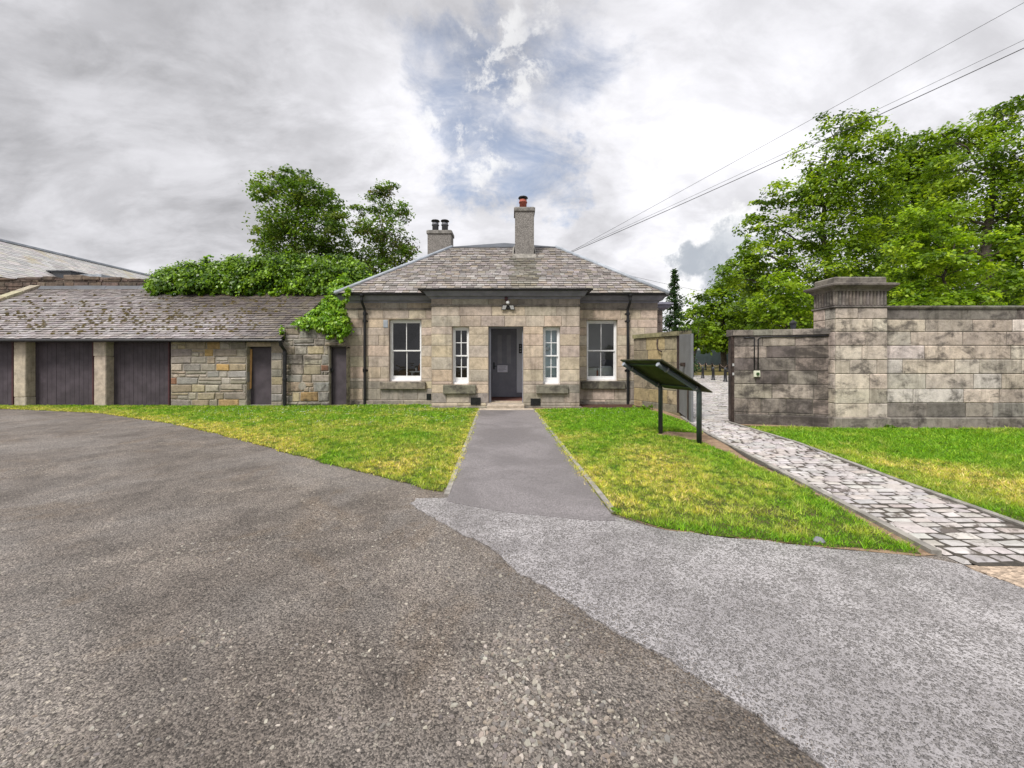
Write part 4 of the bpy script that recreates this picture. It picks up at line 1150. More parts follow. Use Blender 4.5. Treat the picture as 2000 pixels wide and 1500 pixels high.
# floodlight and camera over the door
fx, fz, fy = X(992.5, YB), Z(600, YB), YB - .02
fl_ = thing('floodlight', 'twin black floodlight with white sensor ball on the frieze above the entrance', 'security light', (fx, fy, fz))
for s in (-1, 1):
    mb = MB(); cx = fx + s * .13; a = .10
    p = [(cx - .085 - s * .03, fy - .10, fz + .06), (cx + .085 - s * .03 , fy - .10, fz + .06), (cx + .07 + s * .02, fy - .06, fz - .10), (cx - .07 + s * .02, fy - .06, fz - .10)]
    bk = [(x, y + .035, z) for x, y, z in p]
    mb.hexa([p[3], p[2], bk[2], bk[3], p[0], p[1], bk[1], bk[0]])
    fr_ = mb.build('lamp_head', M['black_iron'], fl_)
    mb = MB(); c = Vector((sum(v[0] for v in p) / 4, sum(v[1] for v in p) / 4, sum(v[2] for v in p) / 4))
    mb.poly([tuple(c + (Vector(v) - c) * .76 + Vector((0, -.004, -.001))) for v in p][::-1])
    mb.build('lens', M['lamp_glass'], fr_)
mb = MB(); mb.box(fx - .05, fx + .05, fy - .03, fy + .015, fz - .08, fz + .02); mb.tube([(fx - .1, fy - .05, fz - .04), (fx + .1, fy - .05, fz - .04)], .015, 8); mb.build('bracket', M['black_iron'], fl_)
def ball(mb, c, r, m=0, n=12):
    mb.lathe(c[0], c[1], [(max(.001, r * math.sin(math.pi * i / 10)), c[2] - r * math.cos(math.pi * i / 10)) for i in range(11)], n, m)
mb = MB(); ball(mb, (fx - .01, fy - .07, fz + .135), .06); mb.build('sensor', M['white_paint'], fl_, True)
mb = MB(); cz = Z(584.5, YB); ball(mb, (fx - .06, fy - .08, cz - .02), .055); mb.lathe(fx - .06, fy - .05, [(.05, cz), (.05, cz + .06), (.035, cz + .065)], 12); mb.box(fx - .09, fx - .03, fy - .06, fy + .02, cz + .02, cz + .06)
tag(mb.build('dome_camera', M['maroon'], None, True), 'small dark maroon dome camera fixed above the twin floodlight', 'camera')

# things seen inside the rooms
mb = MB(); y = YF + 1.2
mb.cbox(X(778, y), X(800, y), y, y + .5, .2, Z(724, y), .02); mb.box(X(780, y), X(789, y), y - .012, y - .002, .3, Z(727, y)); mb.box(X(790, y), X(798, y), y - .012, y - .002, .3, Z(727, y))
tag(mb.build('wooden_cabinet', M['brown_wood']), 'low brown wooden cabinet inside the window beside the ivy-side drainpipe', 'cabinet')
mb = MB(); y = YF + .7; mb.box(X(800, y), X(826, y), y, y + .35, Z(727, y), Z(725, y)); mb.box(X(803, y), X(805, y), y + .05, y + .3, .2, Z(727, y)); mb.box(X(823, y), X(825, y), y + .05, y + .3, .2, Z(727, y))
tag(mb.build('white_shelf', M['white_paint']), 'thin white shelf table seen through the window with the brown cabinet', 'table')
mb = MB(); mb.lathe(X(811, y), y + .15, [(.03, Z(725, y)), (.03, Z(720, y)), (.018, Z(718, y))], 10); tag(mb.build('white_bottle', M['white_paint'], None, True), 'small white bottle standing on the white shelf behind the window', 'bottle')
mb = MB(); mb.lathe(X(817.5, y), y + .2, [(.05, Z(725, y)), (.055, Z(716, y)), (.03, Z(712, y)), (.03, Z(710, y))], 12); tag(mb.build('orange_bottle', M['orange'], None, True), 'orange plastic bottle on the white shelf behind the window', 'bottle')
y = YF + .55
def crate(px0, px1, pyt, lbl, mat, cat='box'):
    mb = MB(); x0, x1, zt = X(px0, y), X(px1, y), Z(pyt, y)
    mb.box(x0, x1, y, y + .3, .8, zt - .05); mb.cbox(x0 - .012, x1 + .012, y - .012, y + .312, zt - .05, zt, .006)
    mb.build
    return tag(mb.build('storage_box', mat), lbl, cat)
crate(1145, 1165, 719, 'smaller white lidded storage box behind the sash window, against the red folder', M['white_paint'])
crate(1168.5, 1200, 718, 'wider white storage box with papers heaped on it behind the sash window', M['white_paint'])
mb = MB(); mb.box(X(1165.5, y), X(1168, y), y + .02, y + .3, .8, Z(724, y)); tag(mb.build('red_folder', M['pot_red']), 'red folder standing upright between the two white storage boxes', 'folder')
mb = MB()
for k in range(5): mb.box(X(1172 + k, y) , X(1196 - k * .7, y), y + .03, y + .27, Z(718, y) + .012 * k, Z(718, y) + .012 * k + .011, k % 2)
tag(mb.build('paper_stack', [M['paper'], M['white_paint']]), 'untidy stack of paper lying on the wider white storage box', 'papers')
mb = MB(); ry = YF + 1.9; mb.box(X(1178, ry), X(1206, ry), ry, ry + .5, .2, Z(703, ry)); mb.box(X(1180, ry), X(1204, ry), ry - .02, ry - .002, .3, Z(708, ry)); tag(mb.build('office_cabinet', M['fascia']), 'dark grey cabinet standing behind the white boxes in the office', 'cabinet')
mb = MB(); ball(mb, (X(1068.5, YB + .34), YB + .34, Z(681, YB + .34)), .085); tag(mb.build('white_globe', M['white_paint'], None, True), 'round white globe behind the narrow window with the blue blind', 'lamp')  # plain white ball set just behind the pane

# ==================================================================== SHED RANGE
YR = 13.25
sh = thing('shed_range', 'long low stone outbuilding with mossy slate roof and dark purple board doors', 'outbuilding', (-14, YR, 0))
VX0, VX1 = -20.4, -7.62; SE = (12.98, Z(662, 13.0)); ST = (17.0, Z(563, 17.0))
RUB = [(.37, .33, .27), (.31, .28, .235), (.42, .375, .30), (.34, .295, .235), (.45, .41, .35), (.35, .29, .22), (.29, .265, .235), (.40, .33, .24), (.33, .31, .285), (.44, .37, .25)]
def rubcol(u, z):
    r = random.random()
    if r < .007: return pick([(.26, .14, .09), (.30, .17, .10)], .15)
    if r < .022: return pick([(.46, .32, .13), (.42, .29, .14)], .15)
    return pick(RUB, .18)
def crs(z0, z1, lo, hi):
    z = [z0]
    while z[-1] < z1 - hi * .6: z.append(z[-1] + random.uniform(lo, hi))
    if z1 - z[-1] < lo * .6: z.pop()
    return z + [z1]
x1_, x2_, x3_, x4_ = X(334, YR), X(482, YR), X(530, YR), X(552, YR)
zt = Z(664, YR) - .02
mb = MB()
masonry(mb, planeY(YR), x1_, x2_, crs(-.1, zt, .2, .36), [], RUB, (.25, .8), .024, .02, .026, .013, split=.32, colfn=rubcol)
masonry(mb, planeY(YR), x3_, x4_, crs(-.1, zt, .24, .36), [], RUB, (.5, .6), .016, .018, .02, .006, colfn=rubcol)
masonry(mb, planeY(YR), x2_, x3_, [Z(677, YR), zt], [], RUB, (.8, 1.2), .01, .012, .012, colfn=rubcol)
masonry(mb, lambda u, z, d: (x2_ + d, u, z), YR, YR + .35, crs(-.1, Z(677, YR), .24, .36), [], RUB, (.3, .5), .016, .012, .01, .004, colfn=rubcol)
mb.box(x3_, x3_ + .01, YR + .002, YR + .35, -.1, Z(677, YR), 1); mb.box(x1_, x1_ + .01, YR + .002, YR + .45, -.1, zt, 1)
mb.box(VX0, VX1 - .02, 16.8, 17.0, -.1, 4.3, 1); mb.box(VX0 - .1, VX0 + .02, 13.3, 17.0, -.1, 2.3, 1); mb.box(VX1 - .12, VX1 - .02, 13.27, 17.0, -.1, 2.2, 1)
mb.build('wall', [M['rubble'], M['mortar']], sh)
# monolith door posts
for a, b in ((27, 50), (184, 206), (-128, -105)):
    xa, xb = X(a, YR), X(b, YR); zj = Z(696, YR) if a == 184 else Z(776, YR); mb = MB(); pc_ = [(.50, .43, .345), (.53, .46, .37)]
    mb.cbox(xa - (.0 if a != 184 else .02), xb + .01, YR, YR + .36, -.1, zj, .02, 0, pick(pc_)); mb.cbox(xa - (.04 if a == 184 else .01), xb, YR - .004, YR + .36, zj + .004, zt + .02, .02, 0, pick(pc_))
    mb.build('post', M['post_stone'], sh)
# board doors
def boards(x0, x1, z0, z1, Y, n, name='door', edge=True, parent=None):
    mb = MB(); w = (x1 - x0) / n
    for i in range(n):
        d = random.uniform(0, .004)
        mb.cbox(x0 + i * w + .002, x0 + (i + 1) * w - .002, Y + d, Y + .03, z0 + random.uniform(0, .02), z1, .0035)
    mb.box(x0, x1, Y + .022, Y + .04, z0, z1)
    if edge:
        mb.box(x1, x1 + .05, Y - .02, Y + .04, z0, z1, 1); mb.box(x0 - .05, x0, Y - .02, Y + .04, z0, z1, 1)
    return mb.build(name, [M['purple_boards'], M['red_edge']], parent or sh)
YD = YR + .27
boards(X(67, YD) - .02, X(181, YD), .0, zt + .06, YD, 13); boards(X(219, YD) - .02, X(329, YD), .0, zt + .06, YD, 13)
boards(X(-105, YD), X(24, YD), .0, zt + .06, YD, 14); boards(-20.3, X(-129, YD), .0, zt + .06, YD, 5)
sd_ = boards(X(492, YR + .2), X(531, YR + .2), .02, Z(678, YR + .2), YR + .2, 1, edge=False)
q = MB(); q.box(X(483, YR + .19), X(492, YR + .19), YR + .19, YR + .26, 0, Z(678, YR + .2)); q.build('frame', M['purple_boards'], sd_)
mb = MB(); mb.box(X(486, YR + .1), X(530, YR + .1), YR - .03, YR + .34, -.05, .03); mb.build('threshold', M['kerb'], sh)
mb = MB(); a = P(484.5, 759, YR + .13); b = P(489, 682, YR + .13)
mb.hexa([(a.x, a.y, a.z), (a.x + .1, a.y, a.z), (a.x + .1, a.y + .025, a.z), (a.x, a.y + .025, a.z), (b.x - .05, b.y + .03, b.z), (b.x + .035, b.y + .03, b.z), (b.x + .035, b.y + .055, b.z), (b.x - .05, b.y + .055, b.z)])
tag(mb.build('timber_strip', M['wood']), 'strip of bare orange timber nailed in the gap beside the narrow shed door', 'timber')
# roof
Ls = math.hypot(ST[0] - SE[0], ST[1] - SE[1]); svd = (0, (ST[0] - SE[0]) / Ls, (ST[1] - SE[1]) / Ls)
SP = [(.285, .255, .25), (.32, .29, .285), (.24, .21, .208), (.35, .32, .315), (.285, .248, .235), (.375, .345, .34)]
def shc(u, v):
    c = pick(SP, .14)
    # a dark lichened stain spreads over the upper part below the ivy
    k = max(0, min(1, (u - 4.5) / 4)) * max(0, min(1, (v - .9) / 2.0)) * 1.1 + max(0, (u - 9.8) / 2.5) * .9 + max(0, min(1, (v - 3.4) / 1.0)) * .5
    k = min(1, k + noise.noise((u, v, 0)) * .25)
    k = max(0, k) * .85
    d = random.choice([(.09, .072, .066), (.11, .085, .075), (.13, .105, .07)])
    return tuple(a * (1 - k) + b * k for a, b in zip(c, d))
mb = MB()
slates(mb, (VX0, SE[0], SE[1]), (1, 0, 0), svd, Ls, lambda v: 0, lambda v: VX1 - VX0, .165, (.15, .28), shc, .026, rag=.014)
mb.poly([(VX0, SE[0] + .03, SE[1] - .03), (VX1, SE[0] + .03, SE[1] - .03), (VX1, ST[0], ST[1] - .03), (VX0, ST[0], ST[1] - .03)], 0, (.08, .07, .07))
rf = mb.build('roof', M['slate_purple'], sh)
mb = MB(); n_ = 9
for i in range(n_):
    a = VX0 + .1 + (VX1 - VX0) * i / n_; b = VX0 + .1 + (VX1 - VX0) * (i + 1) / n_ - .01; dz = random.uniform(-.02, .02)
    mb.poly([(a, ST[0] - .14, ST[1] - .07), (b, ST[0] - .14, ST[1] - .07), (b, ST[0] - .02, ST[1] + .10 + dz), (a, ST[0] - .02, ST[1] + .10 + dz)])
mb.build('flashing', M['lead_dark'], rf)
mb = MB(); xx = VX0 - .15
for i in range(7):
    t0, t1 = i / 7 + .004, (i + 1) / 7 - .004
    f_ = lambda t, h: (SE[0] + (ST[0] - SE[0]) * t, SE[1] + (ST[1] - SE[1]) * t + h)
    (y0, z0), (y1, z1) = f_(t0, .0), f_(t1, .0)
    mb.hexa([(xx - .2, y0, z0 - .1), (xx + .2, y0, z0 - .1), (xx + .2, y1, z1 - .1), (xx - .2, y1, z1 - .1), (xx - .2, y0, z0 + .14), (xx + .2, y0, z0 + .14), (xx + .2, y1, z1 + .14), (xx - .2, y1, z1 + .14)], 0, pick([(.40, .36, .25), (.36, .32, .25)]))
mb.build('skew_coping', M['rubble'], sh)
mb = MB(); gx0, gx1 = VX0, X(551, 12.95)
prof = [(.0, .0), (-.055, -.01), (-.075, -.05), (-.06, -.085), (0, -.10)]
mb.raw([(gx, 12.98 + o, SE[1] + .0 + z) for gx in (gx0, gx1) for o, z in prof], [(i, i + 1, 5 + i + 1, 5 + i) for i in range(4)] + [(0, 1, 2, 3, 4), (9, 8, 7, 6, 5)])
mb.build('gutter', M['black_iron'], sh)
mb = MB(); mb.box(VX0, X(551, 13.1), 13.06, 13.2, zt - .06, SE[1] - .02); mb.build('eaves_board', M['black_iron'], sh)
mb = MB(); dx = X(551, 13.05); mb.tube([(dx, 12.93, SE[1] - .06), (dx, 12.98, SE[1] - .2), (dx + .03, 13.16, SE[1] - .38), (dx + .03, 13.16, -.02)], .055, 10)
for z in (1.75, .9): mb.lathe(dx + .03, 13.16, [(.06, z - .04), (.072, z - .035), (.072, z + .035), (.06, z + .04)], 10)
mb.build('drainpipe', M['black_iron'], sh)
# moss cushions on the slates
mb = MB(); nrm_ = Vector((0, -svd[2], svd[1]))
for _ in range(2100):
    u, v = random.uniform(.6, 11.6), random.uniform(.25, 4.0)
    dnm = .25 + .9 * math.exp(-((u - 8.2) / 2.6) ** 2) * math.exp(-((v - 1.5) / 1.0) ** 2) + .35 * math.exp(-((v - 1.3) / 1.0) ** 2)
    if random.random() > dnm * .75 * (.7 + 1.2 * noise.noise((u * .8, v * .9, 4))): continue
    v = round(v / .165) * .165 + .02
    r = random.uniform(.022, .072); c = Vector((VX0 + u, SE[0] + svd[1] * v, SE[1] + svd[2] * v)) + nrm_ * .012
    n = 8; vs = [c + nrm_ * r * .75]
    for ring in (.6, 1.0):
        for k in range(n):
            t = 2 * math.pi * k / n; q = r * ring * random.uniform(.8, 1.25)
            vs.append(c + Vector((1, 0, 0)) * q * math.cos(t) * 1.25 + Vector(svd) * q * math.sin(t) * .8 + nrm_ * (r * .5 if ring < 1 else 0))
    mb.raw(vs, [(0, 1 + k, 1 + (k + 1) % n) for k in range(n)] + [(1 + k, 1 + n + k, 1 + n + (k + 1) % n, 1 + (k + 1) % n) for k in range(n)])
struct(mb.build('moss', M['moss'], None, True), 'stuff')

# ------------------------------------------------------------------ link wall with a narrow door
YK = 13.3
lw = thing('link_wall', 'ivy-topped rubble wall with narrow purple door joining the sheds to the lodge', 'wall', (-6.7, YK, 0))
kx0, kx1 = X(556, YK), X(676, YK); ko = (X(643, YK), X(676.5, YK), .02, Z(677, YK))
mb = MB()
masonry(mb, planeY(YK), kx0, kx1, crs(-.1, Z(641, YK), .2, .38), [ko], RUB, (.25, .75), .024, .02, .026, .013, split=.35, colfn=rubcol, reveal=.3)
mb.box(kx0, kx1 + .2, YK + .4, YK + .45, -.1, Z(641, YK), 1); mb.box(kx0, kx0 + .02, YK + .003, YK + .45, -.1, Z(641, YK), 1)
mb.build('wall', [M['rubble_dark'], M['mortar']], lw)
mb = MB(); x = kx0
while x < kx1 - .1:
    e = min(kx1, x + random.uniform(.35, .7)); mb.cbox(x + .004, e - .004, YK - .03, YK + .42, Z(641, YK), Z(641, YK) + random.uniform(.06, .12), .02, 0, pick(RUB)); x = e
mb.build('coping', M['rubble_dark'], lw)
d2 = boards(X(650, YK + .2), X(677, YK + .2), .03, Z(680, YK + .2), YK + .2, 1, edge=False, parent=lw)
q = MB(); q.box(X(643.5, YK + .2), X(649.5, YK + .2), YK + .14, YK + .24, 0, ko[3]); q.box(X(649.5, YK + .2), ko[1], YK + .142, YK + .238, Z(680, YK + .2), ko[3]); q.build('frame', M['purple_boards'], d2)
q = MB(); q.lathe(0, 0, [(.001, 0)], 3); q = MB(); kx, kz = X(647.5, YK + .13), Z(723, YK + .13)
q.tube([(kx, YK + .145, kz), (kx, YK + .10, kz)], [.06, .06], 12); q.tube([(kx, YK + .10, kz), (kx, YK + .07, kz)], [.02, .03], 10); q.build('handle', M['black_iron'], d2)
mb = MB(); cxm, czm = X(591, YK), Z(754, YK)
mb.tube([(cxm, YK - .005, czm), (cxm, YK - .032, czm)], [.14, .13], 14, 0, (.36, .33, .28)); mb.build('mill_stone', M['rubble'], lw)

# ------------------------------------------------------------------ tall back wall
bw_ = thing('back_wall', 'old brown rubble wall rising behind the shed roof with a broken top', 'wall', (-18, 17.05, 0))
BR = [(.17, .125, .10), (.21, .155, .12), (.14, .11, .09), (.24, .19, .15), (.19, .14, .12)]
mb = MB(); zb = Z(546, 17.05)
masonry(mb, planeY(17.05), -34, -5.9, crs(2.0, zb, .12, .26), [], BR, (.25, .8), .02, .02, .03, .01, split=.3)
x = -34
while x < -6.2:
    e = x + random.uniform(.3, .9); h = random.uniform(-.02, .10) + (.10 if X(115, 17) < x < X(165, 17) else 0)
    mb.cbox(x, e - .006, 17.0 + random.uniform(-.03, .03), 17.5, zb - .04, zb + .04 + h, .03, 0, pick(BR)); x = e
mb.box(-34, -5.9, 17.06, 17.45, -.1, zb - .05, 1)
mb.build('wall', [M['rubble_dark'], M['mortar_dark']], bw_)

# ------------------------------------------------------------------ slate-roofed hall far behind
RX, RZ_ = -31.2, Z(470, 24.0); 
hall = thing('slate_hall', 'large plain building with a long pale slate roof beyond the sheds', 'building', (-26, 30, 0))
EXh, EZh = -24.4, 4.4; Lh = math.hypot(RX - EXh, RZ_ - EZh); vh = ((RX - EXh) / Lh, 0, (RZ_ - EZh) / Lh)
mb = MB(); SPL = [(.42, .41, .40), (.46, .45, .44), (.38, .37, .36), (.49, .47, .44)]
slates(mb, (EXh, 19.5, EZh), (0, 1, 0), vh, Lh, lambda v: 0, lambda v: 26.5, .25, (.35, .6), lambda u, v: pick(SPL, .06), .012, dkf=.6)
mb.poly([(EXh, 19.5, EZh - .03), (EXh, 46, EZh - .03), (RX, 46, RZ_ - .03), (RX, 19.5, RZ_ - .03)], 0, (.3, .3, .3)); mb.poly([(2 * RX - EXh, 19.5, EZh), (2 * RX - EXh, 46, EZh), (RX, 46, RZ_ - .03), (RX, 19.5, RZ_ - .03)], 0, (.3, .3, .3))
hr = mb.build('roof', M['slate_pale'], hall)
mb = MB(); mb.tube([(RX, 19.5, RZ_ + .03), (RX, 46, RZ_ + .03)], .12, 6); mb.build('ridge', M['lead'], hr)
mb = MB(); mb.prism([(2 * RX - EXh + .4, 20), (EXh - .4, 20), (EXh - .4, 45.5), (2 * RX - EXh + .4, 45.5)], 0, EZh); mb.poly([(EXh - .4, 20, EZh), (2 * RX - EXh + .4, 20, EZh), (RX, 20, RZ_ - .2)]); mb.build('wall', M['mortar'], hall)
def onslope(px, py):
    # intersection of the view ray with the roof slope
    nn = Vector((0, 1, 0)).cross(Vector(vh)); d = Vector(((px - CX) / F, 1, (HZ - py) / F)); o = Vector((0, 0, H))
    t = (Vector((EXh, 19.5, EZh)) - o).dot(nn) / d.dot(nn); return o + d * t
c = onslope(119, 545); k = c.y / F; w_, h_ = 46 * k, 13.5 * k
mb = MB(); mb.box(c.x - w_ / 2, c.x + w_ / 2, c.y - .1, c.y + 1.6, c.z - .3, c.z + h_); mb.box(c.x - w_ / 2 - .08, c.x + w_ / 2 + .08, c.y - .2, c.y + 1.7, c.z + h_, c.z + h_ + .07)
mb.build('rooflight', M['skylight_glass'], hr)
mb = MB(); mb.box(c.x + w_ / 2 + .1, c.x + w_ * 1.5, c.y + .3, c.y + 1.8, c.z - .3, c.z + h_ * .85); mb.build('rooflight_cheek', M['lead'], hr)

# ==================================================================== IVY
GREENS = [(.11, .215, .013), (.15, .27, .016), (.07, .145, .010), (.20, .34, .02)]
def ivy(name, label, pads, leaf, per, sub, pal, base, spread=.55):
    p, n, s, c = spray_cloud(pads, per, sub, leaf, pal, flat=.7, droop=.9, updir=.7, spread=spread)
    c[:, :3] *= RNG.uniform(.55, 1.2, (len(c), 1))
    n[:, 1] -= .5
    o = leafmesh(name, p, n, s, c, M['leaf_glossy'], None, aspect=.75, tdir=np.array([0, -.3, -1.0]))
    return tag(o, label, 'ivy')
pads = []
topl = [(295, 560), (330, 528), (390, 522), (440, 508), (500, 503), (560, 503), (620, 506), (680, 508), (720, 520)]
botl = [(295, 568), (330, 562), (390, 566), (440, 572), (500, 575), (560, 578), (620, 572), (680, 570), (720, 560)]
for i in range(190):
    px = random.uniform(305, 715)
    yt = np.interp(px, [a for a, _ in topl], [b for _, b in topl]); yb_ = np.interp(px, [a for a, _ in botl], [b for _, b in botl])
    t = random.random(); y = 17.0 - .55 * t + random.uniform(-.25, .3)
    py = yt + 8 + (yb_ - yt - 14) * t
    c = P(px, py, y); pads.append((tuple(c), (.30, .3, .22), 1.0))
for i in range(26):
    px = random.uniform(330, 700); yt = np.interp(px, [a for a, _ in topl], [b for _, b in topl]); pads.append((tuple(P(px, yt + random.uniform(-5, 4), 17.1)), (.16, .16, random.uniform(.1, .28)), .35))
for i in range(60):
    px = random.uniform(320, 705); yt = np.interp(px, [a for a, _ in topl], [b for _, b in topl]); y = random.uniform(17.2, 18.2)
    pads.append((tuple(P(px, yt + 12, y)), (.4, .4, .3), .8))
for i in range(70):
    u = random.uniform(.2, 8.6); u0 = X(310, 16.9) + u; L0 = random.uniform(.1, .7)
    for q in range(int(L0 / .12) + 1):
        yy = 16.75 - q * .11; zz_ = SE[1] + (yy - SE[0]) * (ST[1] - SE[1]) / (ST[0] - SE[0]) + .07
        pads.append(((u0 + random.uniform(-.08, .08), yy, zz_), (.10, .08, .05), .16))
ivy('ivy', 'dense bright green ivy heaped along the top of the rubble back wall', pads, .125, 26, 11, GREENS + [(.045, .11, .008), (.24, .40, .022)], None)
YG = [(.17, .34, .018), (.22, .40, .022), (.13, .28, .015), (.27, .43, .03)]
pads = []
tri = [(690, 512, 16.8), (678, 530, 16.3), (664, 548, 15.8), (655, 570, 15.0), (646, 590, 14.4), (630, 606, 14.0), (612, 618, 13.7), (594, 629, 13.45), (580, 632, 13.4)]
for a, b in zip(tri[:-1], tri[1:]):
    for k in range(4):
        t = (k + random.random()) / 4; px, py, y = (a[i] + (b[i] - a[i]) * t for i in range(3))
        pr = px
        while pr < 672:
            pyy = py + random.uniform(-4, 10) + (pr - px) * .10; yy = y + random.uniform(-.2, .1)
            pads.append((tuple(P(pr, pyy, yy)), (.19, .17, .15), 1.0)); pr += random.uniform(7, 12)
for px, py in ((640, 637), (652, 640), (665, 640), (625, 636), (640, 652), (650, 648), (668, 652), (668, 664), (633, 645), (604, 636), (646, 660), (670, 600), (672, 585), (676, 570)):
    pads.append((tuple(P(px, py, 13.24)), (.15, .09, .15), .45))
ivy('ivy_spill', 'yellow-green creeper spilling down the sloping end between shed roof and lodge', pads, .11, 20, 9, YG, None, .34)
pads = [(tuple(P(px, py, 13.2)), (.05, .05, .13), .35) for px, py in ((550.5, 640), (550.5, 644), (550.5, 648), (550.2, 652), (550, 656))]
ivy('weed', 'small upright weed rooted at the end of the shed gutter', pads, .06, 14, 6, YG, None)

# ==================================================================== TREES
LM = [(.155, .255, .016), (.205, .315, .02), (.10, .18, .014), (.29, .40, .026), (.06, .11, .012)]
LB = [(.22, .345, .02), (.28, .42, .024), (.15, .26, .016), (.35, .48, .032), (.09, .165, .013)]
LD = [(.10, .175, .014), (.14, .225, .017), (.07, .12, .012), (.19, .28, .02)]
LO = [(.085, .16, .022), (.115, .205, .026), (.06, .112, .018), (.16, .26, .036), (.15, .20, .036)]
tree('broadleaf_tree', 'bushy ivy-clad tree with ragged top rising above the ivy hedge', 'tree', (X(580, 22), 22.0),
     [(575, 347, 40, 18), (530, 362, 40, 24), (600, 375, 45, 30), (640, 400, 32, 30), (515, 378, 28, 18), (570, 415, 60, 36), (625, 445, 50, 38), (540, 440, 38, 28), (520, 460, 30, 24), (560, 480, 48, 32), (615, 500, 52, 32), (525, 500, 26, 26), (655, 480, 36, 36), (660, 430, 22, 26), (600, 530, 60, 24), (540, 530, 36, 22)],
     22, .17, 22, 15, LO, .22, depth=.7, k_sub=5.5)
tree('twiggy_tree', 'narrower pointed tree with purple-tinged twigs standing against the lodge hip', 'tree', (X(750, 23), 23.0),
     [(752, 368, 22, 22), (742, 400, 30, 28), (778, 415, 26, 24), (740, 445, 46, 30), (785, 470, 26, 26), (768, 500, 42, 26), (728, 500, 38, 34), (706, 440, 20, 24), (700, 410, 16, 14), (740, 530, 46, 22), (700, 520, 26, 30), (795, 495, 20, 16)],
     23, .16, 20, 14, LO + [(.10, .10, .045)], .16, depth=.7, k_sub=6.5)
for nm, lb, px, py, y in (('sapling', 'tiny bare-stemmed sapling poking up from the ivy hedge', 405, 506, 17.4),):
    tree(nm, lb, 'sapling', (X(px, y), y), [(px, py, 9, 7, 0)], y, .14, 12, 9, YG, .02, depth=.6)
tree('broadleaf_tree', 'dark mass of a low spreading tree directly behind the hoarding', 'tree', (X(1400, 68), 68.0),
     [(1350, 640, 40, 36, 0), (1390, 650, 44, 40, 0), (1430, 650, 44, 40, 0), (1470, 640, 44, 40, 1), (1370, 676, 40, 16, 0), (1415, 676, 40, 16, 0)],
     68, .55, 26, 14, LD, .3, depth=.6, k_sub=5)
# limes beyond the gate
lime_g = None
tree('lime_tree', 'tallest loose-crowned lime tree behind the gate pier, its crown crossing the overhead wires', 'tree', (X(1655, 38), 38.0),
     [(1640, 250, 62, 30), (1700, 285, 50, 40), (1610, 310, 60, 36), (1545, 375, 52, 30), (1660, 370, 70, 46), (1590, 400, 66, 36), (1500, 392, 26, 16), (1490, 440, 46, 26), (1560, 460, 70, 34), (1640, 460, 70, 44), (1700, 420, 56, 50), (1710, 500, 56, 44), (1500, 500, 56, 30), (1580, 530, 80, 36), (1660, 550, 76, 40), (1600, 590, 80, 36), (1460, 480, 20, 24), (1520, 550, 50, 26), (1720, 340, 40, 40), (1620, 360, 50, 40), (1450, 520, 40, 34), (1420, 540, 26, 26), (1700, 560, 60, 40), (1470, 540, 44, 40)],
     38, .33, 26, 14, LM, .46, depth=.8, k_sub=3.0, flat=.42)
tree('lime_tree', 'broad dark-centred lime tree spreading beyond the frame above the long boundary wall', 'tree', (X(1930, 26), 26.0),
     [(1960, 225, 56, 34), (1895, 275, 50, 34), (1985, 300, 60, 50), (1840, 262, 26, 20), (1860, 335, 56, 40), (1935, 370, 70, 46), (2010, 400, 60, 60), (1850, 420, 66, 40), (1930, 460, 80, 44), (2010, 500, 60, 50), (1800, 470, 50, 30), (1870, 520, 80, 36), (1960, 550, 70, 40), (2080, 300, 70, 60), (2080, 450, 80, 70), (1900, 590, 80, 30), (2000, 595, 70, 30)],
     26, .25, 24, 14, LM + LB[:1], .44, depth=.75, k_sub=3.0, flat=.44)
tree('lime_tree', 'bright yellow-green low-branched lime directly behind the long boundary wall beside the gate pier', 'tree', (X(1800, 20), 20.0),
     [(1800, 425, 44, 26), (1840, 470, 60, 26), (1780, 480, 46, 26), (1760, 530, 46, 24), (1830, 540, 60, 30), (1800, 575, 50, 24), (1890, 520, 44, 26), (1970, 470, 36, 26), (1990, 560, 40, 30), (1920, 590, 50, 20), (1850, 590, 60, 24), (1790, 600, 50, 18), (1970, 600, 60, 18), (1870, 560, 50, 24), (1820, 510, 50, 26), (1940, 540, 44, 26)],
     20, .20, 24, 12, LB, .16, depth=.6, k_sub=4)
tree('lime_tree', 'slim shadowed lime in the gap between the two tallest crowns', 'tree', (X(1790, 44), 44.0),
     [(1800, 285, 40, 28), (1775, 330, 54, 38), (1840, 300, 40, 30), (1810, 340, 60, 40), (1770, 300, 30, 24), (1815, 360, 36, 36), (1760, 400, 46, 40), (1800, 440, 50, 44), (1740, 470, 50, 44), (1780, 520, 60, 44), (1730, 570, 60, 40), (1820, 590, 60, 36), (1745, 350, 30, 36), (1770, 380, 46, 40), (1830, 410, 46, 44), (1720, 430, 46, 46), (1760, 450, 56, 50), (1830, 300, 26, 30), (1690, 560, 60, 44), (1850, 480, 60, 50)],
     44, .38, 22, 13, LD + LM[:3], .35, depth=.7, k_sub=4.5)
tree('lime_tree', 'rounded mid green lime overhanging the dark hoarding beyond the bollards', 'tree', (X(1415, 54), 54.0),
     [(1445, 525, 36, 24), (1425, 555, 50, 28), (1395, 590, 50, 28), (1450, 590, 56, 36), (1370, 615, 40, 24), (1420, 630, 64, 30), (1360, 645, 34, 20), (1400, 660, 50, 22), (1445, 655, 50, 30), (1418, 684, 22, 14)],
     54, .5, 24, 15, LM, .4, depth=.7)
tree('lime_tree', 'bright rounded lime crown directly over the low curved gate wall', 'tree', (X(1525, 30), 30.0),
     [(1520, 560, 44, 28), (1560, 590, 46, 34), (1500, 600, 40, 26), (1540, 625, 54, 26), (1480, 630, 30, 20), (1590, 620, 40, 30)],
     30, .28, 24, 14, LM + LB[:3], .25, depth=.7)
